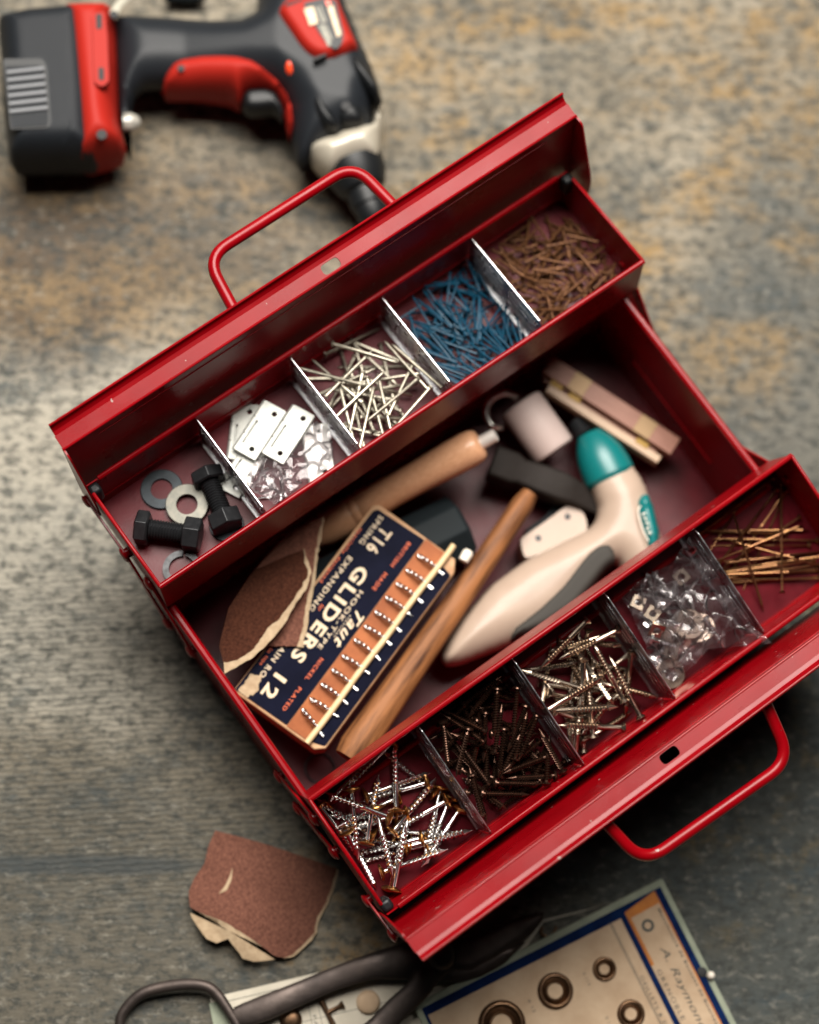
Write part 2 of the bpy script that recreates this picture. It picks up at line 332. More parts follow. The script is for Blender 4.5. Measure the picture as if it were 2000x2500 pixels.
def rounded(pts, r, n=5):
    """round every corner of a polygon"""
    out = []; m = len(pts)
    for i in range(m):
        p = Vector(pts[i]).to_2d(); a = Vector(pts[i - 1]).to_2d(); b = Vector(pts[(i + 1) % m]).to_2d()
        rr = r[i] if isinstance(r, (list, tuple)) else r
        da, db = (a - p), (b - p); k = min(rr, da.length * .48, db.length * .48)
        if k < .01: out.append((p.x, p.y)); continue
        q0 = p + da.normalized() * k; q1 = p + db.normalized() * k
        for j in range(n + 1):
            t = j / n; q = q0 * (1 - t) ** 2 + p * 2 * t * (1 - t) + q1 * t * t; out.append((q.x, q.y))
    return out
def smooth_path(pts, r, n=7):
    out = []
    for i, p in enumerate(pts):
        p = Vector(p)
        if i in (0, len(pts) - 1): out.append(p); continue
        a, b = Vector(pts[i - 1]) - p, Vector(pts[i + 1]) - p; k = min(r, a.length * .48, b.length * .48)
        q0, q1 = p + a.normalized() * k, p + b.normalized() * k
        for j in range(n + 1):
            t = j / n; out.append(q0 * (1 - t) ** 2 + p * 2 * t * (1 - t) + q1 * t * t)
    return out
def catmull(pts, n=6, closed=False):
    P = [Vector(p) for p in pts]; out = []; m = len(P)
    rng = range(m) if closed else range(m - 1)
    for i in rng:
        p0, p1, p2, p3 = (P[(i - 1) % m], P[i], P[(i + 1) % m], P[(i + 2) % m]) if closed else (P[max(i - 1, 0)], P[i], P[i + 1], P[min(i + 2, m - 1)])
        for j in range(n):
            t = j / n
            out.append(.5 * ((2 * p1) + (p2 - p0) * t + (2 * p0 - 5 * p1 + 4 * p2 - p3) * t * t + (3 * p1 - p0 - 3 * p2 + p3) * t ** 3))
    if not closed: out.append(P[-1])
    return out
def ccw(pts):
    a = sum(pts[i][0] * pts[(i + 1) % len(pts)][1] - pts[(i + 1) % len(pts)][0] * pts[i][1] for i in range(len(pts)))
    return list(pts) if a > 0 else list(reversed(pts))
def circle(cx, cy, r, n=16): return [(cx + r * math.cos(2 * PI * k / n), cy + r * math.sin(2 * PI * k / n)) for k in range(n)]

def inside(p, poly):
    c = False; x, y = p; n = len(poly); j = n - 1
    for i in range(n):
        xi, yi = poly[i]; xj, yj = poly[j]
        if (yi > y) != (yj > y) and x < (xj - xi) * (y - yi) / (yj - yi) + xi: c = not c
        j = i
    return c
def dist_edge(p, poly):
    best = 1e9; x, y = p
    for i in range(len(poly)):
        ax, ay = poly[i]; bx, by = poly[(i + 1) % len(poly)]
        dx, dy = bx - ax, by - ay; L = dx * dx + dy * dy or 1e-9
        t = max(0, min(1, ((x - ax) * dx + (y - ay) * dy) / L)); d = (x - ax - t * dx) ** 2 + (y - ay - t * dy) ** 2
        if d < best: best = d
    return math.sqrt(best)
def fill(poly, step, extra=()):
    """triangulate a polygon with inner grid points: returns (points, triangles)"""
    bp = []
    for i in range(len(poly)):
        a, b = Vector(poly[i]).to_2d(), Vector(poly[(i + 1) % len(poly)]).to_2d(); k = max(1, int((b - a).length / step))
        bp += [a.lerp(b, j / k) for j in range(k)]
    nb = len(bp); pl = [(p.x, p.y) for p in bp]
    xs = [p[0] for p in pl]; ys = [p[1] for p in pl]; pts = list(bp)
    y = min(ys) + step * .5; row = 0
    while y < max(ys):
        x = min(xs) + (step * .5 if row % 2 else 0)
        while x < max(xs):
            if inside((x, y), pl) and dist_edge((x, y), pl) > step * .45: pts.append(Vector((x, y)))
            x += step
        y += step * .87; row += 1
    ve, _, fa, _, _, _ = delaunay_2d_cdt(pts, [], [list(range(nb))], 1, 1e-4)
    return ve, [list(f) for f in fa], pl
def inflate(poly, H, R, step, zmid, flat=1.0, bottom=None, hfun=None):
    """a rounded solid: outline at mid height, domed top and bottom"""
    poly = ccw(poly); ve, fa, pl = fill(poly, step)
    m = MB(); n = len(ve); top = []; bot = []; idx = {}
    for i, p in enumerate(ve):
        d = min(dist_edge((p.x, p.y), pl) / R, 1.0); h = math.sqrt(max(0, 1 - (1 - d) ** 2))
        hh = H * (hfun(p.x, p.y) if hfun else 1)
        top.append(Vector((p.x, p.y, zmid + hh * h))); bot.append(Vector((p.x, p.y, zmid - (hh if bottom is None else bottom) * h)))
    edge = [dist_edge((p.x, p.y), pl) < 1e-3 for p in ve]
    mp = []; vs = list(top)
    for i in range(n):
        if edge[i]: mp.append(i)
        else: mp.append(len(vs)); vs.append(bot[i])
    fs = []
    for f in fa:
        a, b, c = [ve[i] for i in f[:3]]
        if (b - a).cross(c - a) < 0: f = f[::-1]
        fs.append(f); fs.append([mp[i] for i in reversed(f)])
    m.add(vs, fs); return m
def sheet(poly, zf, step, th=0.35):
    """thin curved sheet, zf(x, y) -> height"""
    poly = ccw(poly); ve, fa, pl = fill(poly, step); n = len(ve)
    vs = [Vector((p.x, p.y, zf(p.x, p.y))) for p in ve]; vs += [p - Vector((0, 0, th)) for p in vs]
    fs = []; cnt = {}
    for f in fa:
        a, b, c = [ve[i] for i in f[:3]]
        if (b - a).cross(c - a) < 0: f = f[::-1]
        fs.append(f); fs.append([i + n for i in reversed(f)])
        for j in range(len(f)): cnt[(f[j], f[(j + 1) % len(f)])] = 1
    for (a, b) in list(cnt):
        if (b, a) not in cnt: fs.append([b, a, a + n, b + n])
    m = MB(); m.add(vs, fs); return m

def tag(o, label=None, cat=None, group=None, kind=None):
    if label: o['label'] = label
    if cat: o['category'] = cat
    if group: o['group'] = group
    if kind: o['kind'] = kind
    return o
def empty(name, loc, rot=None, parent=None):
    o = bpy.data.objects.new(name, None); col.objects.link(o); o.empty_display_size = .01
    o.location = Vector(loc) * S
    if rot is not None: o.rotation_euler = rot
    if parent: o.parent = parent
    return o
def frame(o_mm, xdir, zdir=(0, 0, 1)):
    """4x4 in mm with X along xdir and Z near zdir"""
    x = Vector(xdir).normalized(); z = Vector(zdir); z = (z - x * z.dot(x)).normalized(); y = z.cross(x)
    m = Matrix((x, y, z)).transposed().to_4x4(); m.translation = Vector(o_mm); return m
def place(o, M4):
    m = M4.copy(); m.translation = M4.translation * S; o.matrix_world = m; return o
def thing_frame(name, M4):
    o = bpy.data.objects.new(name, None); col.objects.link(o); o.empty_display_size = .01; place(o, M4); return o

_txt = 0
def lettering(body, x0, x1, yc, h, m, parent, z=0.05, bold=0.0, shear=0.0, name='lettering', space=1.22):
    """flat printed words as thin geometry in the parent's frame, fitted to x0..x1, height h about yc"""
    c = bpy.data.curves.new('print', 'FONT'); c.body = body; c.size = 1; c.offset = bold; c.extrude = 0.0; c.shear = shear; c.resolution_u = 3; c.space_character = space
    t = bpy.data.objects.new('print', c); col.objects.link(t)
    dg = bpy.context.evaluated_depsgraph_get(); me = bpy.data.meshes.new_from_object(t.evaluated_get(dg))
    bpy.data.objects.remove(t); bpy.data.curves.remove(c)
    xs = [v.co.x for v in me.vertices]; ys = [v.co.y for v in me.vertices]
    a, b, lo, hi = min(xs), max(xs), min(ys), max(ys)
    for v in me.vertices:
        v.co = Vector(((x0 + (v.co.x - a) / (b - a) * (x1 - x0)) * S, (yc + ((v.co.y - lo) / (hi - lo) - .5) * h) * S, z * S))
    me.materials.clear(); me.materials.append(m); me.name = name
    o = bpy.data.objects.new(name, me); col.objects.link(o); o.parent = parent
    return o

# ------------------------------------------------------------------ ground
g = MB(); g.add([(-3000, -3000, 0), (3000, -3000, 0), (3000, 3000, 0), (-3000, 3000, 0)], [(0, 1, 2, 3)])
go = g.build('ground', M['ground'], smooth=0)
tag(go, 'weathered grey and ochre board with worn grain under the tools', kind='structure')

# ------------------------------------------------------------------ toolbox
box = empty('toolbox', (0, 41.5, 0))
tag(box, 'open red steel cantilever toolbox with two fold-out trays and lids', 'toolbox')
OB = Vector((0, 41.5, 0))
XL, XR, Y0, Y1, HB = -172.4, 167.0, -38.0, 121.0, 86.4
b = MB()
b.box(XL, XR, Y0, Y1, 0.6, 2.0)
b.box(XL, XL + 1.4, Y0, Y1, 2.0, HB); b.box(XR - 1.4, XR, Y0, Y1, 2.0, HB)
b.box(XL + 1.4, XR - 1.4, Y0, Y0 + 1.4, 2.0, HB); b.box(XL + 1.4, XR - 1.4, Y1 - 1.4, Y1, 2.0, HB)
for x in (XL + .5, XR - .5): b.tube([(x, Y0, HB), (x, Y1, HB)], 2.6, 10)
for y in (Y0 + .5, Y1 - .5): b.tube([(XL, y, HB - .4), (XR, y, HB - .4)], 2.0, 8)
for x, sgn in ((XL + 1.4, 1), (XR - 1.4, -1)):                     # pressed ribs in the end walls
    b.box(min(x, x + sgn * 1.2), max(x, x + sgn * 1.2), 0, 84, 30, 34)
b.v = [p - OB for p in b.v]
bo = b.build('body', M['red'], box, bevel=.3, seg=1)
fl = MB(); fl.box(XL + 1.5, XR - 1.5, Y0 + 1.5, Y1 - 1.5, 2.0, 2.2); fl.v = [p - OB for p in fl.v]; fl.build('floor_sheet', M['floorred'], bo, smooth=0)

TU, TL_ = 0.1261, 0.1982
MU = Matrix.Translation((0.49, 114.51, 130.99)) @ Matrix.Rotation(0.0056, 4, 'Y') @ Matrix.Rotation(-TU, 4, 'X')
ML = Matrix.Translation((0.84, -31.11, 125.24)) @ Matrix.Rotation(PI, 4, 'Z') @ Matrix.Rotation(0.0062, 4, 'Y') @ Matrix.Rotation(-TL_, 4, 'X')
WU, WL, DEP, HT = 77.1, 79.3, 38.0, 175.0
FLOOR = -DEP + 1.2
def child(name, M4, parent):
    o = bpy.data.objects.new(name, None)
def make_tray(M4, W):
    t = MB()
    t.box(-HT, HT, 0, W, -DEP, FLOOR)
    t.box(-HT, HT, 0, 1.2, FLOOR, -1.2); t.box(-HT, HT, W - 1.2, W, FLOOR, -1.2)
    for sx in (-1, 1):                                              # end walls, outer top corner rounded off
        ol = rounded([(1.2, FLOOR), (W - 1.2, FLOOR), (W - 1.2, -9), (W - 5.5, -.6), (1.2, -.6)], [0, 0, 4, 4, 0], 4)
        T = Matrix(((0, 0, 1, sx * HT - (1.2 if sx > 0 else 0)), (1, 0, 0, 0), (0, 1, 0, 0), (0, 0, 0, 1)))
        t.prism(ccw(ol), 0, 1.2, T=T)
        t.tube([(sx * (HT - .6), 0.5, -.6), (sx * (HT - .6), W - 7, -.6)], 1.25, 8)
    t.tube([(-HT, .7, -1.2), (HT, .7, -1.2)], 1.75, 10)
    t.tube([(-HT + 8, W - .7, -1.2), (HT - 8, W - .7, -1.2)], 1.75, 10)
    for ya, yb in ((1.2, 2.3), (W - 2.3, W - 1.2)):                 # folded hem on the inner faces
        t.box(-HT + 12, HT - 12, ya, yb, -7.5, -1.2)
    t.box(-HT + 3, HT - 3, W - 1.9, W - 1.2, -28, -26.6)            # pressed line low on the outer wall
    me = t.mesh('tray', M['red']); o = bpy.data.objects.new('tray', me); col.objects.link(o)
    fl = MB(); fl.box(-HT + 1.25, HT - 1.25, 1.25, W - 1.25, FLOOR, FLOOR + .12); [fl.box(*sorted((q * 166.2, q * (HT - 1.25))), 1.25, W - 1.25, FLOOR + .12, FLOOR + .5) for q in (-1, 1)]; fl.build('floor_sheet', M['floorred'], o, smooth=0)
    for sx in (-1, 1):
        c = MB(); xa, xb = sorted((sx * (HT + .6), sx * (HT - 6.5))); c.box(xa, xb, W - 8.5, W - 1.3, -15, .2); c.build('corner_bumper', M['drillblack'], o, bevel=2.2, seg=3)
    md = o.modifiers.new('bevel', 'BEVEL'); md.width = .25 * S; md.segments = 1; md.limit_method = 'ANGLE'
    m = M4.copy(); m.translation = (M4.translation - OB) * S; o.parent = box; o.matrix_local = m
    return o
trayU, trayL = make_tray(MU, WU), make_tray(ML, WL)
trayU['label'] = 'raised rear tray shaded by its lid'; trayL['label'] = 'raised front tray, brightly lit'

SP = 66.79
def make_divider(tray, x, W, side):
    d = MB()
    ol = [(2.4, FLOOR + .2), (W - 2.4, FLOOR + .2), (W - 2.4, -2.5), (W - 4, -.9), (6, -.9), (2.4, -4.2)]
    T = Matrix(((0, 0, 1, -.45), (1, 0, 0, 0), (0, 1, 0, 0), (0, 0, 0, 1)))
    d.prism(ccw(ol), 0, .9, T=T)
    for z in (-9, -15.5, -22):
        for ya, yb in ((7, W * .47), (W * .53, W - 7)):
            for sx in (-1, 1):
                xa, xb = sorted((sx * .45, sx * 1.0)); d.box(xa, xb, ya, yb, z - .8, z + .8)
    d.box(-1.6, 1.6, 2.5, W - 2.5, FLOOR + .2, FLOOR + .8)
    o = d.build('divider', M['zinc'], tray, bevel=.25, seg=1); o.location = (x * S, 0, 0); return o
for k in range(4):
    make_divider(trayU, (k - 1.5) * SP, WU, 1); make_divider(trayL, -(k - 1.5) * SP, WL, -1)

def make_lid(sgn, prof, flange, xa, xb, xh, name_label):
    """sheet lid: panel, flat strip with a padlock hole, curled lip, two end flanges.  prof in world (y, z)"""
    H, B, E, L1, L2, L3 = [Vector(p) for p in prof]
    m = MB(); th = 1.1
    def slab(p, q, x0, x1, t=th):
        n = Vector((-(q - p).y, (q - p).x)).normalized() * t * (1 if sgn > 0 else -1)
        vs = [(x, a.x, a.y) for x in (x0, x1) for a in (p, q, q - n, p - n)]
        m.add(vs, [(0, 1, 2, 3), (7, 6, 5, 4), (0, 4, 5, 1), (1, 5, 6, 2), (2, 6, 7, 3), (3, 7, 4, 0)])
    slab(H, B, xa, xb)
    for a, c in ((E, L1), (L1, L2), (L2, L3)): slab(a, c, xa + 1, xb - 1)
    # strip with hole
    d = (E - B).normalized(); wS = (E - B).length; nrm = Vector((-d.y, d.x)) * sgn
    T = Matrix(((1, 0, 0, 0), (0, d.x, nrm.x, B.x), (0, d.y, nrm.y, B.y), (0, 0, 0, 1)))
    hole = rounded([(xh - 6, 1.2), (xh + 6, 1.2), (xh + 6, wS - 1.0), (xh - 6, wS - 1.0)], 2.6, 4)
    m.prism([(xa + .4, 0), (xb - .4, 0), (xb - .4, wS), (xa + .4, wS)], -th, 0, holes=[hole], T=T)
    m.tube([(xa, B.x, B.y - .5), (xb, B.x, B.y - .5)], 0.85, 8)
    m.tube([(xa + 1, L3.x, L3.y), (xb - 1, L3.x, L3.y)], .75, 8)
    for x0 in (xa, xb - th):
        ol = rounded(flange, [0, 2, 7, 7, 7], 4)
        TT = Matrix(((0, 0, 1, x0), (1, 0, 0, 0), (0, 1, 0, 0), (0, 0, 0, 1)))
        m.prism(ccw(ol), 0, th, T=TT)
    pd = (B - H).normalized(); inn = Vector((-pd.y, pd.x)) * (1 if sgn > 0 else -1)   # towards the tray
    for f in (.88,):                                       # long pressed ribs
        p = H + pd * (B - H).length * f + inn * .15
        m.tube([(xa + 22, p.x, p.y), (xb - 22, p.x, p.y)], .4, 6)
    m.v = [p - OB for p in m.v]
    o = m.build('lid', M['red'], box, smooth=40); o['label'] = name_label
    return o
lidU = make_lid(1, [(193.5, 97), (203.5, 164.8), (212, 166.1), (214.4, 166.9), (216.4, 168.7), (217.4, 171.0)],
                [(194.5, 97), (204, 164.5), (197, 165), (176.5, 121), (174, 100)], -177.0, 184.0, 8.8, 'rear lid, inside in shade')
lidL = make_lid(-1, [(-112, 88), (-124.5, 152.4), (-133, 152.9), (-135.4, 153.6), (-137.2, 155.3), (-138.1, 157.5)],
                [(-113, 88), (-125, 153), (-120, 153), (-108, 123), (-103, 95)], -177.0, 184.0, 0.8, 'front lid, bright in the light')

def make_handle(lid, pts, r=3.5):
    h = MB(); h.tube([Vector(p) - OB for p in smooth_path(pts, 15, 8)], r, 16)
    o = h.build('handle', M['red'], lid, smooth=60); return o
hU = make_handle(lidU, [(-51.5, 215.5, 160), (-45.8, 254.5, 158), (58.2, 254.2, 158), (62.5, 215.5, 160)])
hL = make_handle(lidL, [(-50.5, -133, 148), (-44.8, -168.3, 140), (59.2, -171.5, 137), (66.0, -133, 146)])
for h, pts, yb in ((hU, ((-51.5, 214), (62.5, 214)), 162), (hL, ((-50.5, -133), (66, -133)), 149)):
    for x, y in pts:                                                # sockets under the strip
        s = MB(); s.box(x - 6, x + 6, y - 3, y + 3, yb - 7, yb + 1.5); s.v = [p - OB for p in s.v]
        s.build('handle_socket', M['red'], h, bevel=1.2)

def dome(m, c, axis, r, h):
    T = frame(c, (0, 1, 0) if abs(axis[0]) > .5 else (1, 0, 0), axis)
    m.lathe([(0, r), (h * .35, r * .96), (h * .7, r * .75), (h * .92, r * .42), (h, r * .05)], 14, T)
def arm(x, a, c, th, sgn, wid=5.2):
    """flat link bar in the plane x, from a to c (y, z), with rivets"""
    A, C = Vector(a), Vector(c); d = (C - A).normalized(); n = Vector((-d.y, d.x))
    ol = []
    for k in range(9): an = PI / 2 + PI * k / 8; q = A + (d * math.cos(an) + n * math.sin(an)) * wid; ol.append((q.x, q.y))
    for k in range(9): an = -PI / 2 + PI * k / 8; q = C + (d * math.cos(an) + n * math.sin(an)) * wid; ol.append((q.x, q.y))
    T = Matrix(((0, 0, 1, x), (1, 0, 0, 0), (0, 1, 0, 0), (0, 0, 0, 1)))
    m = MB(); m.prism(ccw(ol), 0, th, T=T); m.v = [p - OB for p in m.v]
    o = m.build('link_arm', M['red'], box, bevel=.3, seg=1)
    for p in (A, C):
        r = MB(); dome(r, Vector((x if sgn < 0 else x + th, p.x, p.y)) - OB, (sgn, 0, 0), 4.3, 1.8)
        e = x + th if sgn < 0 else x
        r.lathe([(0, 2.6), (2.2, 2.6)], 12, frame(Vector((e, p.x, p.y)) - OB, (0, 1, 0), (-sgn, 0, 0)))
        r.build('rivet', M['red'], o)
for sgn, x in ((-1, -178.2), (1, 176.9)):
    arm(x, (108, 60), (148, 100), 1.5, sgn); arm(x + sgn * -1.7, (86, 60), (126, 100), 1.5, sgn)
    arm(x, (-28, 60), (-62, 98), 1.5, sgn); arm(x + sgn * -1.7, (-6, 60), (-40, 98), 1.5, sgn)
    arm(x + sgn * .3, (148, 106), (187, 104), 1.4, sgn, 3.6); arm(x + sgn * .3, (-95, 98), (-119, 108), 1.4, sgn, 3.6)

# ------------------------------------------------------------------ nails and screws
def threaded(L, rs, rt, pitch, t0, tip, head=None, n=10):
    """shank along +X: plain from 0 to t0, helical thread to the point"""
    m = MB(); rings = [[(x, r, False) for r in [r]] for x, r in ()]
    prof = [(0.0, rs, 0), (t0, rs, 0)]
    x = t0 + pitch * .5; k = 0
    while x < L - tip:
        prof.append((x, rt if k % 2 == 0 else rs * .84, 1)); x += pitch * .5; k += 1
    prof.append((L - tip * .45, rs * .6, 1)); prof.append((L, .08, 0))
    R = []
    for px, r, hel in prof:
        R.append([Vector((px + (pitch * (j / n - .5) * hel if px < L - tip else 0), r * math.cos(2 * PI * j / n), r * math.sin(2 * PI * j / n))) for j in range(n)])
    m.rings(R); return m
def add_head(m, prof, n=14, cross=0.0):
    """prof (x, r) along +X; cross recess is a small dark star set into the top"""
    R = [[Vector((x, r * math.cos(2 * PI * j / n), r * math.sin(2 * PI * j / n))) for j in range(n)] for x, r in prof]
    m.rings(R)
def cross_mesh(x, a, wd, name):
    m = MB()
    for q in range(2):
        T = Matrix.Rotation(PI / 2 * q, 4, 'X'); m.box(x - .06, x + .3, -a, a, -wd, wd, T=T)
    return m.mesh(name, M['hole'], 0)

def seg_cross(p, d, L, q, e, K):
    """crossing parameters of p + d t (0..L) and q + e s (0..K)"""
    den = d[0] * e[1] - d[1] * e[0]
    if abs(den) < 1e-6: return None
    rx, ry = q[0] - p[0], q[1] - p[1]
    t = (rx * e[1] - ry * e[0]) / den; s_ = (rx * d[1] - ry * d[0]) / den
    return (t, s_) if -.5 <= t <= L + .5 and -.5 <= s_ <= K + .5 else None
class Pile:
    """lays straight pieces one on another in a tray compartment (tray frame, mm)"""
    def __init__(s, M4, x0, x1, y0, y1): s.M = M4; s.b = (x0, x1, y0, y1); s.items = []; s.top = 30
    def fit(s, p, d, L, rh):
        x0, x1, y0, y1 = s.b
        for _ in range(3):
            for ax, lo, hi in ((0, x0, x1), (1, y0, y1)):
                a, c = p[ax], p[ax] + d[ax] * L; mn, mx = min(a, c), max(a, c)
                if mx - mn > hi - lo: return None
                if mn < lo + rh * .7: p[ax] += lo + rh * .7 - mn
                if mx > hi - rh * .7: p[ax] -= mx - hi + rh * .7
        return p
    def drop(s, p, ang, L, r, rh):
        d = (math.cos(ang), math.sin(ang)); p = s.fit([p[0], p[1]], d, L, rh)
        if p is None: return None
        con = [(0.0, rh * .8), (L, r * .7)]
        for (q, e, K, z0, sl, rr) in s.items:
            c = seg_cross(p, d, L, q, e, K)
            if c: con.append((min(max(c[0], 0), L), z0 + sl * c[1] + (r + rr) * .9))
        best = None                                                 # lowest line over all contacts that balances about the middle
        for i, (ta, ha) in enumerate(con):
            for tb, hb in con[i + 1:]:
                if abs(tb - ta) < 1e-3: continue
                k = (hb - ha) / (tb - ta)
                if abs(k) > .34: continue
                if all(ha + k * (t - ta) >= h - 1e-3 for t, h in con):
                    mid = ha + k * (L / 2 - ta)
                    if best is None or mid < best[0]: best = (mid, ha - k * ta, k)
        if best is None: best = (0, max(h for t, h in con), 0.0)
        _, z0, k = best
        if max(z0, z0 + k * L) > s.top: return None
        s.items.append((p, d, L, z0, k, r))
        P = s.M @ Vector((p[0], p[1], FLOOR + z0)); Q = s.M @ Vector((p[0] + d[0] * L, p[1] + d[1] * L, FLOOR + z0 + k * L))
        return P, (Q - P)
def from_picture(M4, pts, wz=FLOOR + 3):
    return [at_plane(u, v, M4, wz) for u, v in pts]

def screw_kind(name, shank_me, head_me, cross_me, label, group, cat):
    def put(P, D, rnd, lab=None):
        o = bpy.data.objects.new(name, shank_me); col.objects.link(o)
        q = D.to_track_quat('X', 'Z') @ Quaternion((1, 0, 0), rnd.uniform(0, 2 * PI))
        o.matrix_world = Matrix.LocRotScale(P * S, q, None)
        tag(o, lab or label, cat, group)
        if head_me:
            h = bpy.data.objects.new('head', head_me); col.objects.link(h); h.parent = o
            if cross_me:
                c = bpy.data.objects.new('cross_slot', cross_me); col.objects.link(c); c.parent = h
        return o
    return put

def compartment(tray, k):
    """inner bounds of compartment k counted along +world x"""
    M4, W, s = (MU, WU, 1) if tray == 'U' else (ML, WL, -1)
    xs = [-HT + 1.4] + [(i - 1.5) * SP for i in range(4)] + [HT - 1.4]
    a, c = xs[k] + 1.2, xs[k + 1] - 1.2
    if s < 0: a, c = -c, -a
    return M4, a, c, 2.4, W - 2.6

def heap(tray, k, put, L, r, rh, listed, nrand, rnd, dist=None, labels=None, what='screw', near=('end wall', 'divider'), top=26):
    M4, a, c, y0, y1 = compartment(tray, k); P = Pile(M4, a, c, y0, y1); P.top = top; done = []
    sx = 1 if tray == 'U' else -1
    for i in range(nrand):                                          # the ones at the bottom
        for _ in range(40):
            cx = a + (c - a) * min(max(rnd.gauss(.5, .25), .03), .97); cy = y0 + (y1 - y0) * min(max(rnd.gauss(dist[0] if dist else .5, dist[1] if dist else .26), .03), .97)
            an = rnd.uniform(0, 2 * PI) if not dist or len(dist) < 3 else rnd.gauss(dist[2], dist[3]) + (PI if rnd.random() < .5 else 0)
            res = P.drop((cx - math.cos(an) * L / 2, cy - math.sin(an) * L / 2), an, L, r, rh)
            if res: done.append((put(res[0], res[1], rnd), None)); break
    for i, (h, t) in enumerate(listed):                             # the ones that can be told apart, laid on top
        h3, t3 = from_picture(M4, [h, t]); d = t3 - h3; an = math.atan2(d.y, d.x)
        res = P.drop((h3.x, h3.y), an, L, r, rh)
        if res: done.append((put(res[0], res[1], rnd), (labels or {}).get(i)))
    for i, (o, lab) in enumerate(done):                             # say where each one lies
        p, d, L_, z0, k_, rr = P.items[i]
        over = sum(1 for q in P.items[i + 1:] if seg_cross(p, d, L_, q[0], q[1], q[2]))
        m_ = (p[0] + d[0] * L_ / 2, p[1] + d[1] * L_ / 2); fx = ((m_[0] - a) / (c - a)); fx = fx if sx > 0 else 1 - fx; fy = (m_[1] - y0) / (y1 - y0)
        lay = 'topmost' if over == 0 else 'half covered' if over < 3 else 'buried'
        wy = 'by the inner wall' if fy < .36 else 'by the outer wall' if fy > .66 else 'mid-heap'
        wx = 'near the ' + near[0] if fx < .34 else 'near the ' + near[1] if fx > .66 else ''
        way = 'lying lengthwise' if abs(d[0]) > .87 else 'lying crosswise' if abs(d[0]) < .5 else 'slanting'
        o['label'] = lab or ' '.join(f'{what} {lay} {wy} {wx} {way}'.split())
    return P
def pairs(z, rows): return [tuple(z([(a, b_), (c, d)])) for a, b_, c, d in rows]

# --- front tray, first compartment: broad brass-headed screws
Z = zoom(700, 1900, 3.833)
me_s = threaded(40, 1.45, 2.15, 2.6, 15, 5, n=12).mesh('washer_screw_shank', M['screwsilver'])
hm = MB(); add_head(hm, [(-1.6, 1.2), (-1.6, 4.3), (-1.2, 4.9), (-.6, 5.1), (0, 4.6), (.9, 1.9), (1.6, 1.3)], 22)
me_h = hm.mesh('washer_screw_head', M['brass']); me_c = cross_mesh(-1.55, 1.7, .4, 'cross_slot')
put = screw_kind('washer_head_screw', me_s, me_h, me_c, 'silver screw with a broad brass washer head lying in the front tray heap', 'brass-headed screws in the front tray', 'screw')
rows = [(1045, 555, 1600, 575), (1070, 670, 600, 620), (1060, 690, 640, 800), (1160, 720, 690, 850), (700, 440, 380, 230), (290, 270, 430, 450),
        (1560, 250, 1310, 860), (1640, 350, 1260, 880), (980, 220, 600, 400), (1100, 330, 560, 465), (1440, 105, 1290, 680), (1300, 40, 800, 190),
        (745, 160, 1230, -15), (1480, 210, 910, 530), (1160, 700, 1725, 545), (990, 1060, 1080, 600), (920, 925, 1470, 720), (1030, 1105, 1120, 700),
        (380, 225, 640, -40), (540, 500, 690, 770), (520, 160, 565, 700), (820, 280, 965, 890), (725, 590, 780, 330), (980, 250, 985, -150), (1130, 380, 1330, 150), (730, 60, 420, -60)]
rnd = random.Random(5)
heap('L', 0, put, 40, 1.6, 4.2, pairs(Z, rows), 4, rnd, what='brass-headed screw', near=('tray end wall', 'dark screws'), top=24,
     labels={20: 'screw with a blackened shank and brass washer head lying along the front tray end',
             22: 'short-looking screw with a copper washer head facing up in the front tray heap',
             21: 'silver brass-headed screw lying topmost across the middle of its heap'})

# --- second compartment: dark bronze screws
Z = zoom(600, 1650, 1.917)
sm = threaded(28, 1.15, 1.75, 1.5, 1.5, 4); add_head(sm, [(-1.9, .5), (-1.7, 2.0), (-1.0, 2.9), (-.1, 3.1), (0, 1.2)], 14)
me_d = sm.mesh('dark_screw', M['screwdark']); me_dc = cross_mesh(-1.8, 1.3, .35, 'cross_slot')
put = screw_kind('dark_screw', me_d, None, None, 'small dark bronze pan-head screw in the heap of dark screws', 'dark bronze screws in the front tray', 'screw')
rows = [(1265, 110, 1080, 120), (1080, 245, 955, 180), (1040, 300, 1150, 410), (1110, 495, 1000, 350), (1120, 185, 1210, 340), (1170, 160, 1240, 300), (1350, 310, 1200, 420),
        (1375, 375, 1200, 440), (1360, 440, 1170, 450), (1390, 490, 1410, 300), (1290, 245, 1410, 300), (1030, 460, 1080, 620), (1160, 520, 1380, 525), (1090, 560, 1310, 565),
        (1110, 640, 1300, 580), (1340, 580, 1240, 440), (1400, 520, 1280, 470), (950, 320, 920, 200), (870, 230, 885, 310), (1110, 180, 1100, 320), (1130, 340, 1000, 290),
        (1330, 190, 1300, 260), (1450, 440, 1400, 350), (1080, 300, 1020, 260), (980, 270, 960, 350), (1180, 470, 1100, 440), (960, 400, 1000, 480), (1240, 60, 1230, 160), (1000, 130, 1090, 60)]
heap('L', 1, put, 28, 1.45, 2.9, pairs(Z, rows), 62, rnd, what='dark bronze screw', near=('brass-headed screws', 'pale screws'), top=22)

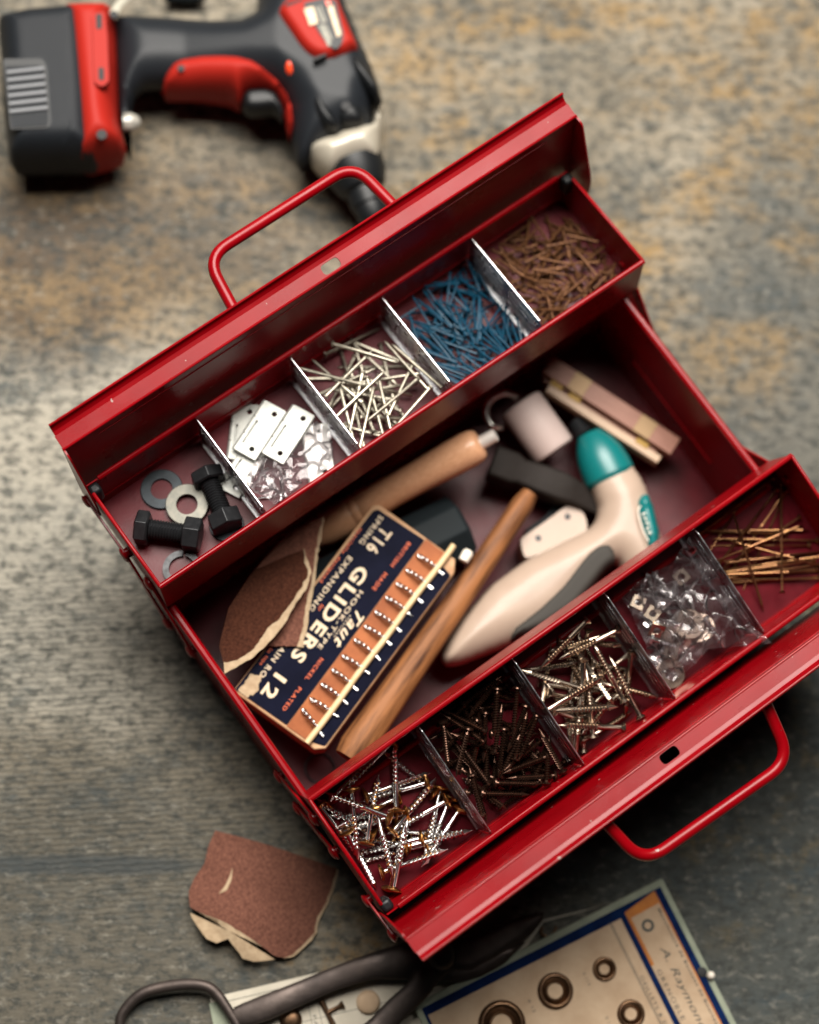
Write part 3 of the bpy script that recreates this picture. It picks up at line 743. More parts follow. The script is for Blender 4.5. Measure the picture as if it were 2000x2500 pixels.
# --- third compartment: pale nickel wood screws
Z = zoom(1200, 1200, 2.156)
sm = threaded(38, 1.55, 2.05, 2.0, 13, 5); add_head(sm, [(-2.4, .6), (-2.4, 2.9), (-2.1, 3.4), (0, 1.6)], 14)
me_t = sm.mesh('wood_screw', M['screwtan'])
put = screw_kind('wood_screw', me_t, None, None, 'pale nickel countersunk wood screw in the heap of pale screws', 'pale wood screws in the front tray', 'screw')
rows = [(410, 765, 630, 755), (500, 775, 640, 820), (250, 805, 340, 800), (270, 860, 400, 840), (695, 875, 600, 930), (650, 880, 440, 920), (310, 910, 160, 915), (325, 970, 190, 965),
        (500, 990, 690, 965), (520, 1010, 760, 985), (500, 1045, 280, 1060), (455, 1110, 320, 1095), (300, 1150, 460, 1140), (470, 1110, 445, 1300), (365, 1170, 430, 1290), (510, 1160, 370, 1190),
        (400, 1240, 545, 1265), (700, 1195, 830, 1160), (740, 1150, 830, 1090), (600, 1270, 760, 1225), (660, 1120, 620, 1190), (720, 1050, 670, 1250), (625, 1210, 580, 1060), (590, 1230, 530, 1050),
        (785, 1015, 525, 1045), (680, 940, 380, 960), (220, 900, 265, 1090), (385, 1000, 300, 1120), (320, 765, 370, 850), (390, 755, 365, 980), (420, 785, 605, 940), (555, 1210, 415, 990), (768, 1218, 625, 990), (590, 1345, 455, 1340)]
heap('L', 2, put, 38, 1.8, 2.9, pairs(Z, rows), 36, rnd, what='pale wood screw', near=('dark screws', 'clear bag'), top=22, labels={32: 'pale wood screw lying topmost and slanting towards the front wall of its compartment'})

# --- fifth compartment: long yellow screws
Z = zoom(1650, 1250, 4.79)
sm = threaded(66, .68, .98, 1.9, 22, 4, n=9); add_head(sm, [(-1.6, .5), (-1.6, 1.8), (-1.3, 2.1), (0, .8)], 12)
me_g = sm.mesh('long_screw', M['gold'])
put = screw_kind('long_screw', me_g, None, None, 'long thin yellow screw lying among others in the end compartment', 'long yellow screws in the front tray', 'screw')
rows = [(370, 220, 1200, 215), (1200, 310, 370, 290), (1640, 330, 800, 320), (520, 580, 1170, 520), (600, 670, 1170, 590), (1500, 640, 640, 760), (1450, 690, 690, 810), (1450, 800, 700, 860),
        (1400, 860, 730, 915), (1610, 820, 900, 870), (1600, 880, 900, 890), (1000, 380, 580, 660), (1740, 460, 1000, 550), (1680, 610, 900, 730), (1720, 690, 1000, 720), (1550, 390, 560, 400),
        (560, 20, 360, 170), (840, 0, 680, 190), (1750, 640, 860, 420), (480, 530, 1490, 130), (1230, 905, 1235, 0), (565, 40, 1080, 1250)]
heap('L', 4, put, 66, .8, 1.6, pairs(Z, rows), 3, rnd, what='thin yellow screw', near=('clear bag', 'tray end wall'), top=20, dist=(.5, .2, .5, .25),
     labels={21: 'long yellow screw lying topmost with its point on the bare compartment floor',
             20: 'long yellow screw pointing at the tray end wall across the others',
             19: 'long pinkish screw crossing over the yellow-shanked one beside the divider'})

# --- rear tray, third compartment: steel nails
Z = zoom(700, 780, 3.833)
nm = MB(); add_head(nm, [(-.9, .4), (-.9, 2.0), (-.3, 2.1), (.2, 1.2), (1.0, 1.08), (38, 1.08), (40.5, .2)], 10)
me_n = nm.mesh('steel_nail', M['nail'])
put = screw_kind('steel_nail', me_n, None, None, 'dull steel nail lying in the heap of grey nails in the rear tray', 'steel nails in the rear tray', 'nail')
rows = [(560, 560, 720, 690), (380, 520, 470, 660), (640, 530, 540, 580), (1000, 980, 1170, 830), (790, 920, 800, 790), (1080, 870, 1000, 800), (420, 310, 200, 500), (740, 240, 800, 330), (650, 360, 740, 420),
        (730, 475, 420, 480), (275, 460, 440, 540), (600, 700, 455, 520), (970, 470, 615, 320), (820, 310, 960, 480), (830, 690, 1180, 800), (1000, 270, 940, 440), (950, 190, 840, 240), (690, 970, 540, 790),
        (820, 1010, 700, 860), (790, 1080, 990, 760), (700, 1130, 900, 1050), (1130, 540, 1080, 640), (980, 560, 1090, 600), (1310, 770, 1150, 590), (360, 350, 850, 60), (890, 90, 385, 470),
        (1030, 330, 1370, 760), (1220, 850, 960, 590), (1030, 440, 830, 660), (660, 1060, 430, 780), (670, 870, 390, 730), (755, 750, 790, 140), (255, 625, 840, 765)]
heap('U', 2, put, 40.5, 1.08, 1.8, pairs(Z, rows), 40, rnd, what='dull steel nail', near=('hinges', 'blue nails'), top=24,
     labels={31: 'dull steel nail lying topmost and square across the grey nail heap', 32: 'dull steel nail lying topmost with its end against the divider'})

# --- fourth: blue nails; fifth: copper nails
nm = MB(); add_head(nm, [(-.5, .3), (-.5, 1.3), (0, 1.4), (.3, .76), (20, .7), (22.5, .1)], 8)
me_b = nm.mesh('blue_nail', M['blue'])
put = screw_kind('blue_nail', me_b, None, None, 'small blue nail lying in the heap of blue nails', 'blue nails in the rear tray', 'nail')
heap('U', 3, put, 22.5, .75, 1.2, [], 190, rnd, what='blue nail', near=('steel nails', 'brown nails'), top=12, dist=(.40, .27))
nm = MB(); add_head(nm, [(-.5, .3), (-.5, 1.5), (0, 1.5), (.3, .8), (18, .75), (20.5, .1)], 8)
me_k = nm.mesh('copper_nail', M['brown'])
put = screw_kind('copper_nail', me_k, None, None, 'small copper-brown nail lying in the heap of brown nails', 'copper nails in the rear tray', 'nail')
heap('U', 4, put, 20.5, .8, 1.25, [], 150, rnd, what='copper-brown nail', near=('blue nails', 'tray end wall'), top=11, dist=(.44, .28))

# ------------------------------------------------------------------ rear tray, first compartment: bolts and washers
Z = zoom(100, 950, 3.45)
def hexagon(af, n=6): r = af / math.sqrt(3); return [(r * math.cos(PI / 3 * k + PI / 6), r * math.sin(PI / 3 * k + PI / 6)) for k in range(6)]
def hex_solid(x0, x1, af, ch):
    """hexagonal block along +X, chamfered like a bolt head"""
    m = MB(); r = af / math.sqrt(3); R = []
    for x, f in ((x0, .86), (x0 + ch, 1.0), (x1 - ch, 1.0), (x1, .86)):
        R.append([Vector((x, r * f * math.cos(PI / 3 * k), r * f * math.sin(PI / 3 * k))) for k in range(6)])
    m.rings(R); return m
def bolt(pa, pb, roll, label):
    a, c = from_picture(MU, Z([pa, pb]), FLOOR + 9.3); a.z = c.z = FLOOR + 9.4
    T = MU @ frame(a, c - a)
    T = T @ Matrix.Rotation(roll, 4, 'X')
    e = thing_frame('hex_bolt', T)
    hex_solid(0, 8, 18.4, .9).build('head', M['blackbolt'], e, smooth=25, bevel=.3)
    m = MB(); R = []; x = 8.0; k = 0
    while x < 38:
        r = 6.1 if k % 2 else 5.25; R.append([Vector((x + (.85 * (2 * j / 16 - 1) if 8.5 < x < 37 else 0) * .5, r * math.cos(2 * PI * j / 16), r * math.sin(2 * PI * j / 16))) for j in range(16)])
        x += .85; k += 1
    m.rings(R); m.build('threaded_shank', M['blackbolt'], e, smooth=20)
    hex_solid(28.5, 38.8, 18.4, .7).build('nut', M['blackbolt'], e, smooth=25, bevel=.3)
    return tag(e, label, 'bolt', 'black hex bolts in the rear tray')
bolt((800, 1160), (1345, 1235), PI / 2 + .02, 'black hex bolt with nut lying beside the tray end wall')
bolt((1385, 690), (1570, 1150), PI / 2 - .05, 'black hex bolt with nut pointing at the first divider')
def washer(p, z, r0, r1, h, m, label, tilt=(0, 0), split=False, name='flat_washer'):
    c = from_picture(MU, Z([p]), FLOOR + z)[0]
    T = MU @ Matrix.Translation(c) @ Euler((tilt[0], tilt[1], .8)).to_matrix().to_4x4()
    b_ = MB()
    if split:
        n = 34; R = []
        for k in range(n + 1):
            an = .12 + (2 * PI - .24) * k / n; dz = 1.6 * k / n
            R.append([Vector((r * math.cos(an), r * math.sin(an), zz + dz)) for r, zz in ((r0, 0), (r1, 0), (r1, h), (r0, h))])
        b_.rings(R)
    else: b_.ring(r0, r1, h, 40, ch=.35)
    o = b_.build(name, m, smooth=40); place(o, T); tag(o, label, 'washer'); return o
washer((1020, 850), .1, 6.6, 12.6, 2.1, M['washerblue'], 'dark blued flat washer partly under the grey one')
washer((1232, 978), 2.3, 6.4, 12.7, 2.2, M['washergrey'], 'pale grey flat washer overlapping the dark one', tilt=(.02, -.04))
washer((1565, 1150), .1, 5.5, 10.4, 1.6, M['washerblue'], 'dark washer lying under the nut of the second bolt')
washer((1190, 1520), .2, 7.6, 11.2, 2.2, M['blackbolt'], 'black split spring washer against the tray inner wall', split=True, name='spring_washer')

# second compartment: folded hinges and a bag of small screws
Z = zoom(450, 850, 3.833)
def hinge(pc, pd, z, m, label, tilt=0.0, Lh=36.0, Wh=14.5):
    """pc centre, pd point along the knuckle direction"""
    c, d = from_picture(MU, Z([pc, (pc[0] + pd[0], pc[1] + pd[1])]), FLOOR + z)
    T = MU @ frame(c, d - c) @ Matrix.Rotation(tilt, 4, 'X')
    e = thing_frame('butt_hinge', T)
    y0, y1 = -Wh / 2 + 1.6, Wh / 2
    hol = [circle(-Lh * .36, Wh * .14, 1.75, 14), circle(Lh * .36, Wh * .14, 1.75, 14)]
    slot = rounded([(-Lh * .12, y0 + .4), (Lh * .34, y0 + .4), (Lh * .34, y0 + 1.7), (-Lh * .12, y0 + 1.7)], .2, 1)
    for z0, hs, nm in ((1.2, hol + [slot], 'leaf'), (-1.2, hol, 'leaf')):
        l = MB(); l.prism(rounded([(-Lh / 2, y0 - 1.2), (Lh / 2, y0 - 1.2), (Lh / 2, y1), (-Lh / 2, y1)], .6, 2), z0 - .5, z0 + .5, holes=hs); l.build(nm, m, e, smooth=30)
    for k in range(3):
        q = MB(); xa = -Lh / 2 + k * Lh / 3 + .25; q.lathe([(xa, .9), (xa, 1.75), (xa + Lh / 3 - .5, 1.75), (xa + Lh / 3 - .5, .9)], 14, Matrix(((0, 0, 1, 0), (1, 0, 0, y0 - 1.5), (0, 1, 0, 0), (0, 0, 0, 1))))
        q.build('knuckle', m, e)
    return tag(e, label, 'hinge')
hinge((560, 790), (-30, 250), 2.0, M['hinge'], 'white steel hinge mostly hidden under the two top hinges')
hinge((565, 1130), (-150, 230), 2.2, M['hinge'], 'white steel hinge lying below the others beside the first divider')
hinge((1265, 985), (45, 300), 6.0, M['hinge'], 'grey steel hinge lying in the clear bag by the second divider', tilt=.08)
hinge((712, 775), (-305, 470), 7.5, M['hinge'], 'white steel hinge on top of the pile, farther from the second divider', tilt=-.04)
hinge((980, 815), (-310, 470), 9.0, M['hinge'], 'white steel hinge on top of the pile, beside the bagged hinge', tilt=.03)
sm = threaded(13, .8, 1.2, 1.3, 2, 3, n=9); add_head(sm, [(-1.2, .4), (-1.2, 1.7), (-1.0, 1.9), (0, .9)], 10)
me_sm = sm.mesh('small_screw', M['screwsilver'])
put = screw_kind('small_screw', me_sm, None, None, 'small silver screw in the clear bag with the hinges', 'small screws bagged with the hinges', 'screw')
rows = [(790, 1270, 740, 1150), (880, 1330, 800, 1210), (900, 1420, 920, 1270), (950, 1380, 920, 1290), (850, 1375, 780, 1385), (1000, 1290, 960, 1200), (840, 1300, 760, 1290)]
Pq = Pile(MU, -HT + 2, HT, 2.4, WU - 2)
for h, t in pairs(Z, rows):
    h3, t3 = from_picture(MU, [h, t]); dd = t3 - h3; res = Pq.drop((h3.x, h3.y), math.atan2(dd.y, dd.x), 13, 1.0, 1.7)
    if res: put(res[0], res[1], rnd)

def wave(x, y, k): return math.sin(x * .19 * k + 1.3 * math.sin(y * .11 * k)) * math.cos(y * .23 * k + .9 * math.sin(x * .13 * k + 1))
def bag(M4, outline, ctrl, step, amp, name, label, seed=0.0):
    """crumpled clear film over a compartment; ctrl: (x, y, height) in the tray frame"""
    def zf(x, y):
        sw = sv = 0
        for cx, cy, cz in ctrl:
            w_ = 1 / ((x - cx) ** 2 + (y - cy) ** 2 + 4) ** 1.3; sw += w_; sv += w_ * cz
        return sv / sw + amp * (wave(x + seed, y, 1.0) + .6 * wave(y, x + seed, 2.1) + .35 * wave(x - y, x + seed, 3.7))
    m = sheet(outline, zf, step, .12); m2 = [M4 @ p for p in m.v]; m.v = m2
    o = m.build(name, M['film'], smooth=28); return tag(o, label, 'plastic bag')
ol = [(p.x, p.y) for p in from_picture(MU, Z([(690, 1010), (960, 1060), (1230, 700), (1370, 790), (1400, 1000), (1340, 1150), (1150, 1260), (850, 1470), (640, 1340), (560, 1240)]), FLOOR + 5)]
hts = [FLOOR + h for h in (6, 10, 9, 9, 11, 8, 10, 8, 5, 5)]
cx, cy = sum(p[0] for p in ol) / len(ol), sum(p[1] for p in ol) / len(ol)
bag(MU, ol, [(p[0], p[1], h) for p, h in zip(ol, hts)] + [(cx, cy, FLOOR + 9)], 2.0, .8, 'plastic_bag', 'clear crumpled plastic bag lying under the white hinges')

# front tray, fourth compartment: clear bag of fixings
Z = zoom(1200, 1200, 2.156)
sm = threaded(20, 1.3, 2.0, 2.4, 4, 4, n=10); add_head(sm, [(-2.2, .6), (-2.2, 3.1), (-.6, 3.3), (0, 1.4)], 6)
me_a = sm.mesh('anchor_screw', M['screwsilver'])
put = screw_kind('anchor_screw', me_a, None, None, 'short nickel screw seen through the clear bag in the front tray', 'short screws in the clear bag', 'screw')
M4, a_, c_, y0_, y1_ = compartment('L', 3)
Pb = Pile(ML, a_, c_, y0_, y1_)
rows = [(830, 450, 800, 520), (890, 590, 860, 500), (920, 580, 1000, 480), (940, 620, 990, 690), (850, 650, 900, 720), (1040, 660, 1000, 590), (870, 810, 970, 720), (960, 860, 1040, 830),
        (900, 900, 960, 950), (1000, 900, 1050, 840), (780, 600, 830, 690), (1090, 640, 1060, 560), (810, 540, 880, 560), (930, 760, 860, 700), (1010, 780, 1100, 760), (950, 540, 900, 470), (1060, 800, 1000, 720), (870, 880, 930, 820), (820, 700, 880, 640), (980, 620, 920, 700), (1080, 700, 1030, 760), (900, 520, 960, 560), (1030, 560, 1080, 500), (840, 780, 900, 800), (960, 700, 1030, 690), (1110, 680, 1150, 740)]
for h, t in pairs(Z, rows):
    h3, t3 = from_picture(ML, [h, t], FLOOR + 8); dd = t3 - h3; res = Pb.drop((h3.x, h3.y), math.atan2(dd.y, dd.x), 20, 1.8, 3.0)
    if res: put(res[0], res[1], rnd)
def inbag(name, p, z, mesh_, m, label, cat, grp, rot=(0, 0, 0)):
    c = from_picture(ML, Z([p]), FLOOR + z)[0]
    o = mesh_.build(name, m, smooth=35, bevel=.25, seg=1); place(o, ML @ Matrix.Translation(c) @ Euler(rot).to_matrix().to_4x4()); tag(o, label, cat, grp)
for i, (p, z, rr) in enumerate((((1040, 700), 12, (.2, .1, 0)), ((975, 770), 9, (-.2, .15, 0)), ((940, 960), 5, (.1, -.1, 0)), ((1100, 720), 9, (.5, .2, 0)))):
    q = MB(); q.ring(3.4, 9.2, 1.5, 28, ch=.3); inbag('large_washer', p, z, q, M['screwtan'], 'broad pale washer seen through the clear bag in the front tray', 'washer', 'washers in the clear bag', rr)
for p, z, rr in (((1020, 655), 15, (.2, .3, .6)), ((850, 645), 11, (.3, .1, .4)), ((765, 590), 7, (.1, -.2, .5)), ((950, 840), 9, (.4, .2, .9)), ((1000, 450), 8, (.2, .2, .1)), ((870, 720), 12, (.1, .5, .7))):
    q = MB(); q.prism([(-4.2, -4.2), (4.2, -4.2), (4.2, 4.2), (-4.2, 4.2)], 0, 3.6, holes=[circle(0, 0, 2, 12)])
    inbag('square_nut', p, z, q, M['screwtan'], 'small square nut seen through the clear bag in the front tray', 'nut', 'square nuts in the clear bag', rr)
cp = Z([(1040, 235), (1190, 440), (1330, 640), (1478, 800), (1140, 830), (1075, 905), (960, 1000), (880, 960), (830, 880), (770, 720), (690, 560), (760, 480), (860, 420), (960, 380)])
hts = [-3, -6, -2.0, 3.0, -12, -16, -20, -28, -29, -30, -30, -26, -22, -14]
ol = []
for (u, v), h in zip(cp, hts): q = at_plane(u, v, ML, h); ol.append((q.x, q.y, h))
def tri(p): q = at_plane(*Z([p])[0], ML, -14); return (q.x, q.y)
ctl = list(ol) + [(*tri((1000, 640)), -18), (*tri((900, 700)), -21), (*tri((1100, 600)), -12), (*tri((1230, 640)), -9), (*tri((1020, 830)), -20), (*tri((1150, 740)), -13)]
bag(ML, [(p[0], p[1]) for p in ol], ctl, 1.7, 1.25, 'plastic_bag', 'clear plastic bag of mixed fixings with a corner over the tray rim', 11.0)

# ------------------------------------------------------------------ inside the box: printed carton of curtain gliders
P0, P1, P3 = at(917, 1224, 58), at(567, 1686, 58), at(1125, 1381, 58)
TG = frame(P0, P1 - P0)                                             # X down the words, Y towards the hooks
LB, WB = 145.5, 65.6
gb = thing_frame('glider_carton', TG)
tag(gb, 'worn navy card box of curtain gliders with cream lettering and wire hooks', 'carton')
c = MB(); ch = [(0, 3), (3, 0), (LB - 2, .5), (LB, 3), (LB - .5, WB - 5), (LB - 5, WB), (7, WB - .5), (0, WB - 5)]
c.prism(ccw(ch), -22, -.6); c.build('carton_body', M['card'], gb, bevel=.8)
c = MB(); pts = rounded([(3.2, 4), (6, 2.2), (LB - 1.5, 1.0), (LB - 2.6, 38.6), (1.6, 38.6)], .8, 2); c.prism(ccw(pts), -.6, .25); c.build('printed_panel', M['navy'], gb)
c = MB(); c.prism([(.6, 38.9), (LB - 2, 38.9), (LB - 2.5, 55), (1, 55)], -.6, 0.0); c.build('label_strip', M['orange'], gb)
c = MB(); c.prism(rounded([(8, 55.2), (LB - 3, 55.2), (LB - 6, WB - 1.2), (10, WB - 1.2)], 1.5, 3), -.6, .2); c.build('printed_border', M['navy'], gb)
c = MB(); path = [(-6 + 151 * k / 24, 54.9 + .25 * math.sin(k * .7), 2.2 + .2 * math.cos(k)) for k in range(25)]
c.tube(path, 1.95, 12); c.build('rod', M['rod'], gb)
rnd = random.Random(11)
for k in range(12):                                                 # twisted wire hooks
    s0 = 12.4 + 10.95 * k + rnd.uniform(-.5, .5); h = MB(); sk = rnd.uniform(-.8, 1.2) if k < 11 else 6
    base = [Vector((s0 - sk * .5 + sk * f, 40.3 + 20 * f, 1.2 + 3.2 * math.sin(min(1, f * 1.25) * PI) ** .8)) for f in [i / 26 for i in range(27)]]
    for ph in (0, PI):
        pth = []
        for i, p in enumerate(base):
            f = i / 26; a = .95 * max(0, 1 - max(0, f - .62) * 6)
            pth.append(p + Vector((a * math.sin(f * 17 + ph), 0, a * math.cos(f * 17 + ph))) + Vector(((.9 if ph else -.9) * max(0, f - .66), 0, 0)))
        h.tube(pth, .62, 6)
    h.build('hook', M['screwsilver'], gb, smooth=60)
q = 1.015
lettering('T16', 9.9 * q, 27 * q, 16 * q, 8.4, M['inkcream'], gb, .3, .022)
lettering('GLIDERS', 37.6 * q, 107 * q, 19 * q, 8.8, M['inkcream'], gb, .3, .03)
lettering('12', 119.5 * q, 135 * q, 18.2 * q, 8.6, M['inkcream'], gb, .3, .03)
lettering('SPRING', 5.4 * q, 26.5 * q, 8.5 * q, 3.4, M['inkcream'], gb, .3, .012)
lettering('EXPANDING', 37 * q, 77.5 * q, 8.3 * q, 3.4, M['inkcream'], gb, .3, .012)
lettering('CURTAIN RO', 88 * q, 127 * q, 8.8 * q, 3.4, M['inkcream'], gb, .3, .012)
lettering('specially designed', 19 * q, 60 * q, 2.9 * q, 2.6, M['inkorange'], gb, .3, .01)
lettering('for curtain', 92 * q, 113 * q, 3.6 * q, 2.4, M['inkorange'], gb, .3, .01)
lettering('tape', 115 * q, 121.5 * q, 3.8 * q, 2.6, M['inkorange'], gb, .3, .01)
lettering('for', 70.5 * q, 74.8 * q, 12.4 * q, 2.6, M['inkorange'], gb, .3, .01, .3)
lettering('HOOK-TYPE', 50 * q, 93 * q, 26 * q, 2.9, M['inkcream'], gb, .3, .005)
lettering('Taut', 61 * q, 86 * q, 33.6 * q, 6.6, M['inkcream'], gb, .3, .02, .45)
lettering('FIXTURES', 66 * q, 82 * q, 29.2 * q, 1.1, M['inkcream'], gb, .3)
lettering('BRITISH', 8.6 * q, 26.6 * q, 31.6 * q, 2.4, M['inkorange'], gb, .3, .01)
lettering('MADE', 32.2 * q, 45 * q, 31.2 * q, 2.4, M['inkorange'], gb, .3, .01)
lettering('NICKEL', 96.8 * q, 112.5 * q, 31.2 * q, 2.4, M['inkorange'], gb, .3, .01)
lettering('PLATED', 118.4 * q, 135 * q, 31.2 * q, 2.4, M['inkorange'], gb, .3, .01)
tp = []
for k in range(26):
    an = 2 * PI * k / 26; r = 1 + .16 * math.sin(5 * an) + .10 * math.sin(11 * an + 1); tp.append((137.5 + 9.0 * r * math.cos(an), 7.2 + 4.6 * r * math.sin(an)))
c = MB(); c.prism(ccw([(min(x, LB - 1.7), max(y, 1.3)) for x, y in tp]), .2, .45); c.build('torn_patch', M['torn'], gb)

zC = zoom(550, 1200, 2.654); zB = zoom(700, 1000, 2.464); zA = zoom(1150, 850, 3.136)
# white plastic end beside the carton
p = at(*zC([(1560, 420)])[0], 52); q_ = MB(); d = Vector((.9, .4, 0))
q_.lathe([(-4, 2.2), (-3.4, 3.2), (2.5, 3.5), (4, 2.6), (4.3, .8)], 16, frame(p, (0, 0, 1), d)); o = q_.build('white_stopper', M['white'], smooth=50)
tag(o, 'small white plastic stopper at the corner of the navy carton', 'stopper')

# black octagonal case under the carton
a, c2 = at(*zB([(1060, 700)])[0], 24), at(*zB([(560, 950)])[0], 24); m = MB(); R = []
for x, r in ((0, 19.0), (2.5, 22.0), (100, 22.0), (103, 19.5)):
    R.append([Vector((x, r * math.cos(PI / 8 + PI / 4 * k + .08), r * math.sin(PI / 8 + PI / 4 * k + .08))) for k in range(8)])
m.rings(R); o = m.build('octagonal_case', M['casegrey'], smooth=20, bevel=.8); place(o, frame(a, Vector((c2.x - a.x, c2.y - a.y, 0))))
tag(o, 'charcoal eight-sided plastic case poking out from under the navy carton', 'case')

# light wooden handle with a steel tip
a, c2 = at(*zB([(1158, 206)])[0], 66), at(*zB([(250, 700)])[0], 23)
T = frame(a, c2 - a); e = thing_frame('wooden_handle', T)
tag(e, 'light beech tool handle with a bright steel tip under the rear tray', 'tool handle')
m = MB(); RX = Matrix(((0, 0, 1, 0), (1, 0, 0, 0), (0, 1, 0, 0), (0, 0, 0, 1)))
m.lathe([(-1.5, 6), (-.6, 9.0), (2, 10.6), (8, 11.3), (20, 11.2), (38, 10.2), (60, 9.9), (76, 10.6), (84, 11.0), (85, 10.4), (86, 11), (90, 11.2), (91, 10.6), (92, 11.2), (112, 11.6), (122, 9)], 32, RX)
m.build('grip', M['woodlight'], e, smooth=60)
m = MB(); m.lathe([(-12, 3.4), (-11.4, 4.2), (-1, 4.3), (0, 4.3)], 20, RX); m.build('steel_tip', M['steeltip'], e, smooth=40)

# hammer
hA, hB = at(*zA([(452, 1110)])[0], 40), at(*zC([(800, 1735)])[0], 56)
T = frame(hA, hB - hA); e = thing_frame('hammer', T)
tag(e, 'old hammer with a worn brown wooden handle and black iron head', 'hammer')
LH = (hB - hA).length; m = MB(); path = []; rr = []; fl = []
for k in range(25):
    f = k / 24; x = LH * f; r = 7.0 + 1.0 * math.sin(f * 5) * .3 + 4.2 * max(0, (f - .25) / .75) ** 1.2
    if k == 0: r *= .75
    if k == 24: r *= .80
    path.append((x, .6 * math.sin(f * 4), 0)); rr.append(r); fl.append(.74)
m.tube(path, rr, 20, fl, up=(0, 0, 1)); m.build('handle', M['wooddark'], e, smooth=50)
hd = MB(); hl, hr = at(*zA([(150, 880)])[0], 26), at(*zA([(960, 1185)])[0], 26); Th = T.inverted() @ frame(hl, hr - hl)
LL = (hr - hl).length; R = []
for x, hw, hz in ((0, 9, 9), (1.5, 10.5, 10.5), (15, 10.5, 10.5), (20, 8.6, 9), (34, 9.5, 10), (48, 9.5, 10), (56, 8.2, 8.5), (LL - 3, 7.6, 3.2), (LL + 5, 7.4, 1.0)):
    R.append([Th @ Vector((x + (-.55 * y if x > LL - 8 else 0), y, z)) for y, z in rounded([(-hw, -hz), (hw, -hz), (hw, hz), (-hw, hz)], 2.6, 3)])
hd.rings(R); hd.build('head', M['ironhead'], e, smooth=40)

# short pale roller with a bent wire frame
a = at(*zA([(378, 425)])[0], 34); c2 = at(*zA([(640, 795)])[0], 30); T = frame(a, c2 - a); e = thing_frame('paint_roller', T)
tag(e, 'short pale paint roller sleeve with a curled wire frame beside the beech handle tip', 'paint roller')
LP = (c2 - a).length; m = MB(); r0 = 14.6
m.lathe([(-.5, r0 - 3), (.2, r0 - 1), (1.6, r0), (LP - 2, r0), (LP - .4, r0 - 1.2), (LP, r0 - 3)], 40, RX); m.build('sleeve', M['lock'], e, smooth=40)
lp = [at(*zA([q])[0], z) for q, z in (((345, 375), 38), ((270, 345), 42), ((185, 370), 43), ((125, 430), 43), ((115, 500), 42), ((135, 560), 41), ((175, 605), 40), ((230, 610), 36))]
Ti = T.inverted(); m = MB(); m.tube([Ti @ p for p in catmull(lp, 5)], 2.3, 12); m.build('wire_frame', M['steel'], e, smooth=60)

# folding wooden rule
a, c2 = at(*zA([(585, 135)])[0], 34), at(*zA([(1560, 765)])[0], 34); T = frame(a, c2 - a); e = thing_frame('folding_rule', T)
tag(e, 'folded wooden measuring rule with yellow joints by the end wall', 'folding rule')
LR = (c2 - a).length
for y0, y1, z0, z1, x0, x1, mm in ((-6.5, 6.5, -4, 3.5, 0, LR, 'ruler'), (-6.5, 6.5, -13, -4.6, 2, LR - 3, 'ruler'), (-15.5, -10, -7, 2.0, 8, LR - 4, 'rulercream'), (-9.4, -7.2, -9, -1.5, 3, LR - 8, 'ruler')):
    m = MB(); m.box(x0, x1, y0, y1, z0, z1); m.build('leaf', M[mm], e, bevel=.5)
M['yellow'] = mat('yellow_joint', (0.26, 0.15, 0.02), .6, .2)
for x, y in ((12, -8.6), (26, -9.2), (LR - 19, -10.2)):
    m = MB(); m.box(x - 4.5, x + 4.5, y - 1.6, y + 2.2, -6, 2.3); m.build('joint', M['yellow'], e, bevel=.4)
for x in (24, 74):
    m = MB(); m.box(x - 6, x + 6, -6.4, 6.4, 3.4, 3.8); m.build('joint_plate', M['ruler2'], e, bevel=.3)

# cordless screwdriver lying on the box floor
zm = 30
def W(pts, z, low=None, vlow=1e9):
    return [(at(u, v, z if v < vlow else low).x, at(u, v, z if v < vlow else low).y) for u, v in pts]
nose = W(zA([(775, 715), (850, 672), (960, 655), (1050, 700), (1150, 800), (1215, 880), (1252, 925), (1100, 975), (1000, 1015), (890, 1068), (830, 1010), (785, 880)]), zm)
body = W([(1446, 1160), (1462, 1130), (1515, 1108), (1534, 1118), (1549, 1146), (1565, 1169), (1579, 1198), (1596, 1245), (1612, 1303), (1620, 1347), (1614, 1398), (1592, 1440), (1548, 1440), (1522, 1400), (1500, 1372), (1472, 1392), (1430, 1450), (1390, 1495), (1340, 1533), (1230, 1583), (1120, 1626), (1088, 1629), (1074, 1612), (1085, 1572), (1118, 1515), (1190, 1436), (1284, 1368), (1370, 1326), (1432, 1296), (1452, 1276), (1460, 1245), (1450, 1212), (1439, 1188)], zm)
pm = at(1440, 1330, zm); e = empty('cordless_screwdriver', (pm.x, pm.y, 2)); O = Vector((pm.x, pm.y, 2))
tag(e, 'cream pistol-shaped cordless screwdriver with a teal nose', 'power screwdriver')
def add(mb, name, m, **k):
    mb.v = [p - O for p in mb.v]; return mb.build(name, M[m], e, **k)
na, nb = at(*zA([(1066, 990)])[0], zm), at(*zA([(905, 660)])[0], zm); LN = (nb - na).length; m = MB()
m.lathe([(-2.5, 15.5), (-.3, 16.3), (0, 16.7), (LN * .25, 16.6), (LN * .5, 15.4), (LN * .75, 12.8), (LN * .93, 9.6), (LN, 8.2), (LN + .4, 5)], 36, frame(na, (0, 0, 1), nb - na)); add(m, 'nose', 'teal', smooth=35)
nq = at(1497, 1135, zm)
add(inflate(rounded(body, 4), 17.4, 18, 2.2, zm, hfun=lambda x, y: .80 + .20 * min(1, (Vector((x, y)) - Vector((nq.x, nq.y))).length / 22)), 'casing', 'cream', smooth=60)
bd = W([(1510, 1235), (1545, 1200), (1562, 1205), (1585, 1255), (1605, 1310), (1615, 1375), (1600, 1420), (1560, 1380), (1530, 1300)], zm + 13)
def onbody(x, y): return 0
